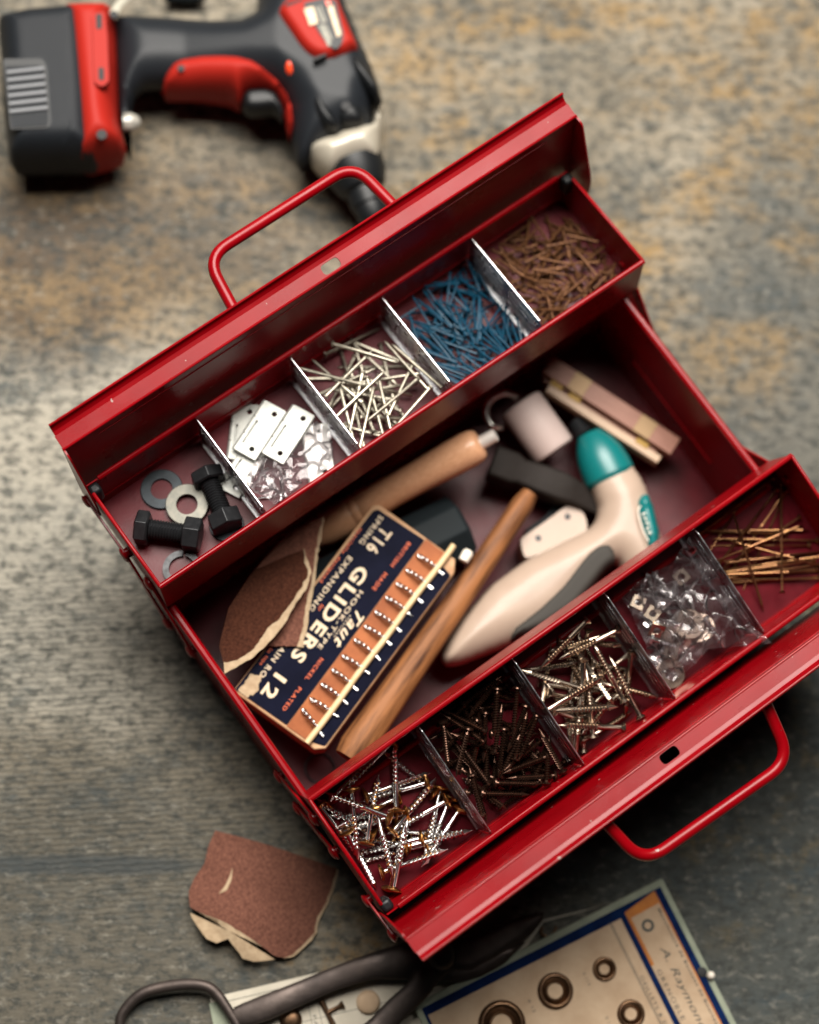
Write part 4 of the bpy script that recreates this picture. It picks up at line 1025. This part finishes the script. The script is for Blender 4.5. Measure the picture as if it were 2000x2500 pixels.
o = inflate(rounded(W(zA([(1240, 1180), (1275, 1130), (1345, 1105), (1385, 1180), (1420, 1290), (1450, 1440), (1440, 1560), (1330, 1590), (1290, 1450), (1245, 1290)]), zm + 10), 5), 13, 11, 2.0, zm + 9); add(o, 'badge', 'teal', smooth=60)
gg = W(zA([(830, 1725), (870, 1620), (930, 1565), (1000, 1560), (1060, 1610), (1090, 1680), (1040, 1740), (940, 1790)]) + [(1380, 1470), (1290, 1530), (1230, 1560), (1200, 1562), (1290, 1500)], zm + 5)
gi = W([(1500, 1350), (1486, 1330), (1455, 1330), (1425, 1352), (1398, 1384), (1366, 1428), (1310, 1484), (1245, 1540), (1240, 1572), (1330, 1540), (1400, 1494), (1445, 1440), (1478, 1396), (1505, 1378)], zm + 6)
add(inflate(rounded(gi, 4), 14.0, 5.5, 1.8, zm + 4.6), 'grip_pad', 'greygrip', smooth=60)
pl = W(zA([(375, 1465), (560, 1340), (730, 1212), (800, 1215), (870, 1290), (890, 1400), (700, 1520), (410, 1620), (385, 1540)]), zm - 6)
m = MB(); m.prism(ccw(rounded(pl, 3)), 4, zm - 3); add(m, 'battery_plate', 'cream', smooth=40, bevel=2.0, seg=3)
for pnt in ((740, 1290), (515, 1455)):
    pp = at(*zA([pnt])[0], zm - 3); m = MB(); m.ring(.3, 2.0, .5, 16, Matrix.Translation(pp + Vector((0, 0, -.1)))); add(m, 'plate_screw', 'blackbolt')
m = MB(); pp = at(*zA([(850, 640)])[0], zm - 2); qq = at(*zA([(800, 570)])[0], zm - 4); m.tube([pp - (qq - pp) * .5, pp, qq], [7, 6.2, 5.4], 16); add(m, 'chuck', 'drillblack', smooth=40)
blk = W(zA([(410, 1400), (560, 1300), (640, 1200), (690, 1190), (730, 1215), (560, 1345), (430, 1440)]), 14)
m = MB(); m.prism(ccw(blk), 3, 17); add(m, 'contact_block', 'casegrey', bevel=1)
# mark on the badge: a curved sweep and a short illegible word
ba, bb = at(*zA([(1305, 1205)])[0], zm + 22.0), at(*zA([(1375, 1450)])[0], zm + 22.0)
Tb = frame(ba, bb - ba); bt = bpy.data.objects.new('badge_print', None)
m = MB(); m.tube([Tb @ Vector(p) for p in catmull([(0, -.4, .0), (2.5, -2.6, 0), (8, -3.4, 0), (16, -3.2, 0), (23, -1.8, 0)], 5)], .42, 6); add(m, 'badge_mark', 'white')
m = MB(); rnd = random.Random(3); x = 5.0
for k in range(5):
    m.box(x, x + .55, -.9, 1.6 - .3 * (k % 2), 0, .35, T=Tb); m.box(x + .55, x + 1.9, -.9 + (k % 3) * .9, -.4 + (k % 3) * .9, 0, .35, T=Tb); x += 3.1
add(m, 'badge_lettering', 'white')

# torn sandpaper lying over the carton and a darker curled sheet
def spaper(name, pts, zf, m, label, torn=None, step=2.5):
    o = sheet(pts, zf, step, .5).build(name, M[m], smooth=60)
    tag(o, label, 'sandpaper')
    for i, (tp, dz) in enumerate(torn or []):
        sheet(tp, lambda x, y: zf(x, y) + dz, 1.8, .4).build('torn_edge', M['torn'], o, smooth=60)
    return o
def jag(pts, amp, n, seed):
    """roughen a torn outline"""
    r = random.Random(seed); out = []
    for i in range(len(pts) - 1):
        a, b_ = Vector(pts[i]), Vector(pts[i + 1])
        for k in range(n): q = a.lerp(b_, k / n); out.append((q.x + r.uniform(-amp, amp), q.y + r.uniform(-amp, amp)))
    out.append(tuple(pts[-1])); return out
zs = 61
E1 = jag(W(zC([(640, 160), (625, 290), (600, 400), (583, 590), (545, 760), (530, 900), (500, 985)]), zs), .35, 5, 1)
E1i = jag(W(zC([(480, 960), (505, 870), (520, 750), (560, 580), (585, 400), (605, 290), (636, 165)]), zs), .5, 5, 2)
zB1 = lambda x, y: zs + .004 * ((x + 110) ** 2) * .05 + .6 * math.sin(x * .09 + y * .05)
spaper('sandpaper_sheet', E1 + jag(W(zC([(500, 1000), (380, 1000), (250, 1005)]), zs), .25, 5, 3) + W(zC([(120, 900), (200, 500), (420, 260)]), zs), zB1, 'sandgrit',
       'reddish torn sandpaper sheet lying across the navy carton', [(E1 + E1i, .35), (jag(W(zC([(480, 960), (510, 960), (505, 1010), (465, 1005)]), zs), .3, 2, 4), .4)])
za = 70
E2 = jag(W(zC([(512, 345), (530, 430), (562, 520), (520, 640), (460, 725), (400, 830), (330, 930), (260, 1000), (190, 1070), (90, 1130), (-5, 1180)]), za), .3, 4, 5)
E2i = jag(W(zC([(-10, 1110), (80, 1095), (170, 1035), (230, 960), (270, 890), (350, 830), (440, 700), (500, 610), (540, 525), (515, 440), (508, 350)]), za), .45, 4, 6)
cA = Vector(W(zC([(250, 700)]), za)[0]); dirA = Vector(W(zC([(150, 420)]), za)[0]) - cA; dirA.normalize()
def zA2(x, y): t = max(0, (Vector((x, y)) - cA).dot(dirA)); return za - .018 * t * t + .5 * math.sin(x * .12)
spaper('sandpaper_sheet', E2 + W(zC([(0, 1150), (-40, 1000), (20, 760), (180, 500), (400, 300)]), za), zA2, 'sand',
       'dark brown curled sandpaper sheet in the box corner under the rear tray', [(E2 + E2i, .35)])

# wire ring on the floor of the box
p = at(*zoom(650, 1850, 5.39)([(705, 140)])[0], 3.2); m = MB(); m.tube([(9 * math.cos(2 * PI * k / 36), 9 * math.sin(2 * PI * k / 36), .5 * math.sin(2 * PI * k / 36)) for k in range(38)], .75, 8)
o = m.build('wire_ring', M['blackbolt'], smooth=60); o.location = p * S; tag(o, 'dark wire ring lying on the red floor of the box', 'ring')

# ------------------------------------------------------------------ on the ground: cordless drill
z1 = zoom(0, 0, 3.45); z2 = zoom(500, 0, 3.45); z0 = lambda pts: [(a / 1.725, b_ / 1.725) for a, b_ in pts]
D0 = at(330, 130, 0); dr = empty('cordless_drill', D0); tag(dr, 'dark grey and red cordless drill lying on its side behind the toolbox', 'drill')
def dadd(mb, name, m, parent=None, **k):
    mb.v = [p - D0 for p in mb.v]; return mb.build(name, M[m], parent or dr, **k)
ZB = 66                                                             # upper face of the foot and battery
bt = W(z1([(-30, 175), (-5, 150), (250, 92), (640, 60), (760, 62), (800, 330), (840, 900), (872, 1430), (820, 1476), (700, 1484), (140, 1492), (100, 1440), (20, 900), (0, 500)]), 44, 22, 385)
bat = dadd(inflate(rounded(bt, 5), 31.5, 17, 2.6, 34.5), 'battery_pack', 'battery', smooth=60)
dadd(inflate(rounded(W(z1([(395, 90), (700, 66), (790, 900), (850, 1470), (480, 1484), (440, 800)]), 44, 22, 385), 3), 32.6, 17, 2.4, 34.5), 'battery_collar', 'battery', smooth=60)
m = MB(); m.prism(ccw(rounded(W(z1([(25, 495), (360, 492), (395, 560), (430, 1020), (415, 1075), (90, 1090)]), ZB), 2)), ZB - 3, ZB + .25); dadd(m, 'recess', 'drillblack', smooth=30)
m = MB(); m.prism(ccw(rounded(W(z1([(45, 560), (330, 555), (365, 590), (410, 1000), (400, 1060), (100, 1075)]), ZB), 1.5)), ZB - 2, ZB + .9); lt = dadd(m, 'release_button', 'battery', smooth=30, bevel=.5)
for k in range(6):
    y = 600 + 66 * k; m = MB(); a, c2 = at(*z1([(58 + 5 * k, y + 12)])[0], ZB + 1.4), at(*z1([(372 + 6 * k, y - 22)])[0], ZB + 1.4)
    m.tube([a - D0, c2 - D0], 1.5, 8, .9); m.build('grip_rib', M['riblight'], lt, smooth=50)
rf = W(z1([(520, 62), (600, 54), (780, 48), (930, 52), (965, 90), (978, 300), (985, 700), (992, 930), (1015, 1060), (1055, 1200), (1088, 1320), (1066, 1390), (1000, 1425), (782, 1486), (690, 1490), (672, 1400), (606, 900), (548, 330)]), 46, 20, 375)
foot = dadd(inflate(rounded(rf, 4), 33.2, 15, 2.4, 34.5), 'foot', 'drillred', smooth=60)
m = MB(); m.prism(ccw(rounded(W(z1([(775, 110), (880, 95), (905, 300), (920, 690), (860, 735), (795, 700)]), ZB + 3), 2.5)), ZB - 1, ZB + 3.5); dadd(m, 'raised_rail', 'drillred', smooth=30, bevel=.9)
for q in ([(808, 118), (858, 115), (860, 240), (812, 245)], [(828, 570), (876, 568), (878, 672), (832, 675)]):
    m = MB(); m.prism(ccw(rounded(W(z1(q), ZB + 3.6), 1.2)), ZB + 2, ZB + 3.75); dadd(m, 'slot', 'hole', smooth=0)
def disc(p, z, r, name, m, rx=1.0):
    c_ = at(*p, z); k_ = MB(); k_.prism([(c_.x + r * math.cos(a), c_.y + r * rx * math.sin(a)) for a in [2 * PI * i / 20 for i in range(20)]], z - 1, z + .15); return dadd(k_, name, m, smooth=0)
disc(z1([(857, 1132)])[0], ZB + 1.0, 3.3, 'screw_hole', 'hole'); disc(z1([(960, 120)])[0], ZB + 1.0, 2.6, 'strap_hole', 'hole')
hp = [(278, 45), (330, 46), (420, 51), (520, 61), (585, 62), (618, 48), (628, 20), (630, -40), (700, -110), (800, -110), (826, -40), (838, 0), (884, 120), (908, 170), (936, 250), (914, 257), (909, 313), (860, 322), (819, 339), (780, 356), (750, 376), (742, 392), (722, 372), (714, 325), (708, 290), (690, 250), (655, 226), (590, 218), (500, 217), (392, 215), (352, 218), (330, 240), (320, 290), (316, 366), (304, 340), (290, 270), (284, 160)]
hpw = W(hp, 34, 54, 300); hx = at(560, 120, 34)
def hf(x, y): d = (Vector((x, y)) - Vector((at(840, 130, 34).x, at(840, 130, 34).y))).length; return 1 + .62 * max(0, min(1, (105 - d) / 60))
body_ = inflate(rounded(hpw, 2.5), 19.5, 21, 3.0, 34, hfun=hf); dadd(body_, 'housing', 'drillgrey', smooth=70)
rg = W(z0([(678, 372), (688, 310), (715, 262), (760, 238), (850, 229), (930, 232), (1005, 241), (1075, 265), (1125, 302), (1180, 350), (1220, 405), (1243, 470), (1243, 515), (1222, 560), (1208, 520), (1195, 440), (1160, 392), (1090, 376), (1030, 385), (1006, 424), (985, 400), (958, 385), (850, 373)]), 46)
def hfr(x, y): return hf(x, y) * .96
o_ = inflate(rounded(rg, 1.5), 22.6, 13, 2.0, 34, hfun=lambda x, y: 1 + .38 * max(0, min(1, (hf(x, y) - 1) / .45))); dadd(o_, 'grip_insert', 'drillred', smooth=70)
tr = W(z0([(1018, 470), (1016, 420), (1040, 392), (1120, 385), (1170, 405), (1195, 460), (1205, 530), (1185, 520), (1155, 483), (1100, 490), (1050, 492)]), 36)
dadd(inflate(rounded(tr, 2), 11, 6, 1.8, 37), 'trigger', 'drillblack', smooth=60)
rc = W(z2([(590, 150), (592, 90), (640, 20), (720, -40), (1130, -60), (1150, 10), (1212, 160), (1325, 418), (1200, 505), (1080, 548), (1000, 556), (920, 545), (830, 488), (760, 405), (690, 300), (630, 215)]), 62)
dadd(inflate(rounded(rc, 3), 26, 8, 2.0, 46), 'top_cover', 'drillred', smooth=60)
ls = W(z2([(828, 55), (990, 12), (1100, 28), (1130, 150), (1166, 300), (1155, 395), (1100, 446), (1040, 412), (960, 300), (890, 180)]), 68)
m = MB(); m.prism(ccw(rounded(ls, 2)), 66, 72.8); lab = dadd(m, 'rating_label', 'drillblack', smooth=30)
for q, mm in (([(835, 75), (910, 52), (955, 190), (885, 215)], 'inkcream'), ([(1035, 60), (1080, 45), (1150, 290), (1115, 310)], 'inkcream'), ([(1015, 5), (1050, 0), (1065, 40), (1030, 48)], 'button'), ([(960, 215), (1005, 205), (1068, 370), (1040, 392)], 'washergrey'),
              ([(925, 60), (945, 55), (1010, 190), (990, 197)], 'washergrey'), ([(960, 50), (975, 46), (1030, 180), (1016, 186)], 'washergrey'), ([(1010, 215), (1025, 210), (1080, 330), (1066, 338)], 'washergrey')):
    m = MB(); m.prism(ccw(W(z2(q), 73.1)), 72.7, 73.1); mm_ = m; mm_.v = [p - D0 for p in mm_.v]; mm_.build('label_print', M[mm], lab, smooth=0)
for q in ([(675, 52), (690, 35), (820, -8), (830, 5), (700, 60)], [(912, 505), (920, 490), (1020, 455), (1030, 468), (930, 515)]):
    m = MB(); m.prism(ccw(rounded(W(z2(q), 71), .8)), 64, 72.3); dadd(m, 'vent_slot', 'hole', smooth=0)
bu = W(z2([(655, 560), (660, 490), (690, 445), (730, 455), (762, 510), (770, 590), (750, 640), (715, 655), (680, 620)]), 58)
dadd(inflate(rounded(bu, 3), 7.5, 6, 1.5, 57), 'direction_button', 'button', smooth=60)
for q, zc_, h_, nm in (([(885, 900), (880, 810), (920, 765), (980, 775), (1020, 840), (1080, 930), (1140, 1050), (1110, 1110), (1000, 1080), (920, 1000)], 54, 12, 'boss'),
                  ([(1205, 620), (1195, 500), (1250, 470), (1300, 490), (1400, 600), (1470, 740), (1500, 860), (1440, 850), (1330, 760), (1250, 690)], 54, 14, 'boss'),
                  ([(1080, 880), (1130, 830), (1230, 830), (1330, 900), (1350, 1020), (1300, 1060), (1160, 1060), (1100, 980)], 54, 10, 'boss')):
    dadd(inflate(rounded(W(z2(q), zc_ + 4), 3), h_, 9, 1.8, zc_), nm, 'drillblack', smooth=60)
disc(z2([(1190, 890)])[0], 64.4, 3.0, 'screw_hole', 'hole'); disc((429, 71), 50.5, 2.3, 'screw_hole', 'hole'); disc((442, 166), 56.2, 2.3, 'screw_hole', 'hole')
ns = W(z2([(852, 1300), (900, 1240), (1000, 1195), (1095, 1175), (1125, 1145), (1300, 1095), (1405, 1085), (1432, 880), (1500, 880), (1495, 1100), (1478, 1400), (1400, 1420), (1250, 1440), (1050, 1530), (960, 1460), (890, 1370)]), 36)
dadd(inflate(rounded(ns, 2.5), 25, 18, 2.2, 36), 'gear_nose', 'drillcream', smooth=60)
ax = (at(*z2([(1290, 1450)])[0], 36) - at(*z2([(1190, 1200)])[0], 36)).normalized(); p = at(*z2([(1278, 1455)])[0], 36)
ck = MB(); ck.lathe([(-6, 20), (3, 19.5), (12, 15.5), (14, 12.5), (24, 12.3), (25, 11.0), (31, 10.8), (36, 8.5), (36.5, 3)], 28, frame(p, (0, 0, 1), ax)); dadd(ck, 'chuck', 'drillblack', smooth=30)
p = at(*z1([(1082, 1030)])[0], 40); ln = MB(); ln.lathe([(-3, 6), (1, 6.2), (5, 5), (7.5, 2.6), (8, .4)], 20, frame(p, (0, 0, 1), (.75, -.5, .5))); dadd(ln, 'lamp_lens', 'lampglass', smooth=60)
a, c2 = at(*z1([(955, 115)])[0], ZB - 4), at(*z1([(1100, -60)])[0], 20); m = MB(); m.tube([a, a.lerp(c2, .3) + Vector((0, 0, 3)), c2], 2.9, 10, .55); dadd(m, 'wrist_strap', 'strap', smooth=60)
dk = W(z1([(1360, -30), (1400, 2), (1500, 14), (1620, 12), (1720, -5), (1760, -60), (1500, -160)]), 12)
o = inflate(rounded(dk, 4), 8, 10, 2.5, 8.5).build('dark_pouch', M['casegrey'], smooth=60); tag(o, 'black rounded pouch cut off by the upper picture edge', 'pouch')

# ------------------------------------------------------------------ torn piece of sandpaper on the ground
zD = zoom(250, 1950, 1.725)
top = W(zD([(475, 132), (640, 178), (800, 228), (992, 290)]), 12); rgt = jag(W(zD([(992, 290), (968, 370), (945, 430), (905, 500), (895, 560), (860, 605), (800, 655), (768, 670)]), 8), .35, 3, 21)
low = jag(W(zD([(768, 670), (720, 660), (640, 600), (580, 560), (525, 528), (480, 505), (440, 492), (370, 457)]), 12), .3, 3, 22); lft = W(zD([(366, 440), (362, 392), (385, 335), (430, 270), (445, 200)]), 12)
pa, pb = at(*zD([(420, 300)])[0], 10), at(*zD([(930, 480)])[0], 6); dv = Vector((pb.x - pa.x, pb.y - pa.y)); Ld = dv.length; dv /= Ld
def zg(x, y):
    t = ((x - pa.x) * dv.x + (y - pa.y) * dv.y) / Ld; t = min(max(t, -.25), 1.25)
    return 1.2 + 13 * max(0, math.sin((t * .75 + .22) * PI)) ** 1.2 + .5 * math.sin(x * .2) * math.cos(y * .13)
o = sheet(top + rgt[1:] + low[1:] + lft, zg, 2.4, .5).build('sandpaper_piece', M['sandgrit'], smooth=60)
tag(o, 'torn brown sandpaper piece with a pale torn edge lying on the ground', 'sandpaper')
lo2 = jag(W(zD([(760, 673), (690, 682), (640, 686), (592, 672), (560, 630), (530, 592), (480, 610), (440, 592), (405, 545), (375, 500), (368, 460)]), 6), .3, 2, 23)
def zg2(x, y):
    d = min((Vector((x, y)) - Vector(q)).length for q in low); return max(.8, zg(x, y) - .32 * d - .05 + .5 * math.sin(x * .35) * min(1, d / 3))
sheet(low + lo2[1:-1], zg2, 1.8, .5).build('torn_edge', M['torn'], o, smooth=60)
rg2 = jag(W(zD([(760, 676), (810, 664), (868, 612), (904, 565), (914, 505), (955, 433), (978, 372), (996, 300)]), 7), .4, 3, 24)
sheet(rgt + rg2, lambda x, y: zg(x, y) - .15, 1.6, .4).build('torn_edge', M['torn'], o, smooth=60)
sc_ = W(zD([(548, 290), (545, 340), (525, 385), (488, 402), (515, 370), (535, 330)]), 13); sheet(rounded(sc_, 1), lambda x, y: zg(x, y) + .25, 1.2, .2).build('scratch', M['torn'], o, smooth=60)

# ------------------------------------------------------------------ white card of fasteners under the snips
zE = zoom(250, 2200, 2.654); zF = zoom(900, 2150, 2.875)
P0 = at(512, 2437, 1.6); P1 = at(1470, 2212, 1.6); TC = frame(P0, P1 - P0); LC = (P1 - P0).length
wc = thing_frame('fastener_card', TC); tag(wc, 'white sample card of small metal fasteners lying under the black shears', 'sample card')
m = MB(); m.prism(ccw([(0, 0), (0, -70), (LC + 6, -70), (LC - 52, -14), (LC - 38, -1.5), (LC, 0)]), -1.4, 0); m.build('card_sheet', M['cardwhite'], wc, bevel=.2, seg=1)
Ci = TC.inverted()
def oncard(p, z=1.6): return Ci @ at(*zE([p])[0], z)
m = MB(); m.box(1, LC - 60, -4.4, -4.0, 0, .06); m.box(1, LC - 60, -26.4, -26.1, 0, .06)
for px in (1335, 1400): q = oncard((px, 690)); m.box(q.x, q.x + .3, -60, -4.4, 0, .06)
m.build('printed_line', M['inkgrey'], wc, smooth=0)
lettering('PARIS', 0, 16, 0, 2.2, M['inkgrey'], wc, .08).matrix_local = Matrix.Translation(Vector((oncard((1362, 690)).x, -24, 0)) * S) @ Matrix.Rotation(-PI / 2, 4, 'Z')
q = oncard((1500, 700)); m = MB(); T = Matrix.Translation(q) @ Matrix.Rotation(.25, 4, 'Z')
m.tube([T @ Vector(p) for p in ((-4.5, -8.5, 1.5), (-4.5, 0, 1.8), (-4.5, 8, 1.5))], [1.8, 1.5, 2.0], 10); m.tube([T @ Vector(p) for p in ((-4, 0, 1.8), (3, 0, 1.8), (6.5, 0, 1.8))], [1.3, 1.2, 2.6], 10)
m.build('hook_fastener', M['eyelet'], wc, smooth=50)
for p, r, mm in (((1722, 655), 7.2, 'cardcream'), ((1222, 772), 6.8, 'eyelet'), ((1640, 960), 6, 'eyelet')):
    q = oncard(p); m = MB(); m.lathe([(0, r), (1.5, r), (2.8, r * .8), (3.4, r * .4), (3.5, .2)], 24, Matrix.Translation(q)); m.build('stud', M[mm], wc, smooth=50)
q = Ci @ at(*zF([(1270, 345)])[0], 1.6); m = MB(); m.tube([q + Vector(p) for p in catmull([(-4, 3, .8), (-5.5, -1, .9), (-2, -4, 1), (2, -2.5, 1.2), (4.5, 1, 1)], 4)], .9, 8); m.build('wire_hook', M['eyelet'], wc, smooth=60)
m = MB(); q = oncard((742, 735)); m.box(-1, 8.5, -40, -3, 0, .1); m.build('card_edge_strip', M['sage'], wc, smooth=0)

# ------------------------------------------------------------------ framed card of eyelets
ZT = 9.0; P0 = at(1617, 2144, ZT); P1 = at(1806, 2516, ZT); TB = frame(P0, P1 - P0)   # X down the right side, Y outwards
eb = thing_frame('eyelet_card', TB); tag(eb, 'sage and blue bordered sample card with brass eyelets and an orange-framed label', 'sample card')
Bi = TB.inverted(); zG = zoom(1450, 2130, 4.3125)
def onb(p, f=zG): return Bi @ at(*f([p])[0], ZT)
LW = -(Bi @ at(1015, 2466, ZT)).y; HX = 190
m = MB(); m.prism(ccw(rounded([(0, 0), (HX, 0), (HX, -LW), (0, -LW)], 1.5, 3)), -8, 0); m.build('card_base', M['sage'], eb, bevel=.5)
bd_ = onb((700, 150)); b0 = bd_.x; b1 = -bd_.y
m = MB(); m.prism([(b0, -LW + b1), (HX, -LW + b1), (HX, -b1), (b0, -b1)], 0, .15); m.build('blue_border', M['cardnavy'], eb, smooth=0)
f0 = Bi @ at(*zF([(415, 940)])[0], ZT); f1 = onb((160, 530)); f2 = onb((310, 540))
m = MB(); m.prism([(f1.x, f0.y), (HX, f0.y), (HX, f2.y), (f1.x + 1, f2.y)], .15, .3); m.build('cream_field', M['cardcream'], eb, smooth=0)
o1 = onb((340, 460)); o2 = onb((655, 225)); o3 = onb((620, 980))
m = MB(); m.prism([(o2.x + 1.5, o1.y), (HX, o1.y), (HX, o2.y), (o2.x - 2, o2.y)], .15, .32); m.build('orange_frame', M['cardorange'], eb, smooth=0)
i1 = onb((400, 500)); i2 = onb((690, 330)); m = MB(); m.prism([(i2.x, i1.y), (o3.x, i1.y), (o3.x, o1.y + .0), (HX, o1.y), (HX, i2.y), (i2.x - .5, i2.y)], .32, .45); m.build('label_field', M['cardcream'], eb, smooth=0)
m = MB(); lx = onb((190, 570)).y; m.box(f1.x, HX, lx - .5, lx - .1, .3, .4); m.box(f1.x, HX, lx + .5, lx + .8, .3, .4); m.build('printed_line', M['inkgrey'], eb, smooth=0)
for p, fz, r in (((1310, 775), zF, 11.0), ((1655, 622), zF, 7.4), ((935, 1010), zF, 14.5), ((390, 1490), zG, 8.6), ((135, 1020), zG, 7.2)):
    if p == (135, 1020): continue
    q = onb(p, fz); m = MB(); k_ = r / 10
    m.lathe([(.4, r), (1.0 * k_, r), (2.2 * k_, r * .95), (2.8 * k_, r * .84), (2.4 * k_, r * .74), (1.5 * k_, r * .70), (2.0 * k_, r * .62), (2.6 * k_, r * .55), (1.2 * k_, r * .46), (.5, r * .42)], 36, Matrix.Translation((q.x, q.y, 0)), cap=False)
    m.build('eyelet', M['eyelet'], eb, smooth=60)
def along(txt, pa_, pb_, off, h, m_='inkgrey', **k):
    a_, c_ = onb(pa_), onb(pb_); return lettering(txt, a_.x, c_.x, (a_.y + c_.y) / 2 + off, h, M[m_], eb, .55, **k)
along('Manufacture de Boutons de Bourses', (690, 380), (1290, 1600), 0, 2.0, bold=.012)
along('A. Raymond', (690, 800), (1160, 1680), 1.0, 6.0, bold=.0, shear=.35, space=1.05)
along('GRENOBLE', (690, 1020), (930, 1560), 0, 2.9, bold=.0)
along('OEILLETS & DES', (500, 1090), (800, 1700), 0, 2.2)
q = onb((568, 560)); m = MB(); m.ring(2.2, 3.9, .15, 24, Matrix.Translation((q.x, q.y, .45))); m.build('printed_seal', M['inkgrey'], eb, smooth=0)
for p, txt in (((1530, 690), '0 114'), ((1145, 880), '0 12'), ((1690, 1000), '0 110')):
    q = onb(p, zF); lettering(txt, q.x - 4, q.x + 4, q.y, 1.7, M['inkgrey'], eb, .4)
pn = onb((1140, 1050)); m = MB(); m.lathe([(.2, 3.0), (.6, 3.1), (.9, 2.2)], 18, Matrix.Translation((pn.x, pn.y, .2))); m.build('pin_hole', M['hole'], eb)
pn = onb((1225, 1085)); m = MB(); m.lathe([(0, 1.8), (2, 2.6), (4, 2.0), (4.8, .6)], 16, Matrix.Translation((pn.x, pn.y, 0))); m.build('pin_head', M['white'], eb, smooth=60)

# ------------------------------------------------------------------ black iron shears
pv = at(1077, 2334, 12); sh = empty('iron_shears', (pv.x, pv.y, 0)); Q0 = Vector((pv.x, pv.y, 0))
tag(sh, 'old black iron shears with a looped handle lying half under the toolbox lid', 'shears')
def sadd(mb, name, **k): mb.v = [p - Q0 for p in mb.v]; return mb.build(name, M['iron'], sh, **k)
lp = [at(*zE([p])[0], z) for p, z in (((112, 860), 6), ((118, 760), 6.5), ((165, 680), 7), ((240, 610), 8), ((330, 572), 8.5), ((470, 545), 9), ((600, 540), 9), ((690, 560), 9), ((750, 610), 9), ((800, 680), 9.5), ((850, 760), 10), ((880, 830), 10), ((860, 930), 9), ((780, 1020), 8), ((600, 1080), 7.5), ((350, 1090), 7), ((180, 1010), 6), ((120, 930), 6))]
m = MB(); ring_ = catmull(lp, 5, closed=True); ring_.append(ring_[0]); m.tube(ring_, [2.9 + .5 * math.sin(2 * PI * i / len(ring_)) for i in range(len(ring_))], 12, .9); sadd(m, 'finger_loop', smooth=60)
cl = [(at(*zE([p])[0], z), r) for p, z, r in (((855, 745), 10, 5), ((930, 735), 10.5, 7.0), ((1060, 690), 11, 7.6), ((1300, 590), 11.5, 6.9), ((1500, 505), 12, 6.8), ((1725, 430), 12, 7.6), ((1900, 400), 12, 10.0), ((2060, 375), 12, 13))]
pth = catmull([p for p, r in cl], 4); rr = []
for i in range(len(pth)): f = i / 4; k = min(int(f), len(cl) - 2); rr.append(cl[k][1] * (1 - (f - k)) + cl[k + 1][1] * (f - k))
m = MB(); m.tube(pth, rr, 14, .36, up=(0, 0, 1)); sadd(m, 'handle', smooth=50)
cl = [(at(*zF([p])[0], z), r) for p, z, r in (((520, 510), 13, 12), ((420, 640), 15, 8.5), ((330, 780), 15, 7.3), ((200, 900), 14, 7.3), ((80, 1030), 13, 7.6), ((-40, 1150), 12, 9))]
pth = catmull([p for p, r in cl], 4); rr = []
for i in range(len(pth)): f = i / 4; k = min(int(f), len(cl) - 2); rr.append(cl[k][1] * (1 - (f - k)) + cl[k + 1][1] * (f - k))
m = MB(); m.tube(pth, rr, 14, .38, up=(0, 0, 1)); sadd(m, 'handle', smooth=50)
for q, zz, nm in (([(430, 560), (540, 430), (700, 400), (850, 340), (1000, 275), (1130, 235), (1235, 218), (1225, 280), (1150, 370), (1080, 430), (900, 540), (720, 640), (560, 640)], 12.5, 'blade'),
              ([(470, 700), (430, 600), (520, 520), (700, 500), (900, 470), (1110, 425), (960, 580), (800, 670), (620, 722)], 10.5, 'blade')):
    m = inflate(rounded(W(zF(q), zz), 2), 3.0, 5, 2.5, zz); sadd(m, nm, smooth=40)
m = MB(); m.lathe([(0, 8.5), (1.5, 8.8), (4, 7.6), (5.5, 5), (6, .6)], 20, Matrix.Translation(at(*zF([(510, 530)])[0], 16))); sadd(m, 'pivot_bolt', smooth=45)
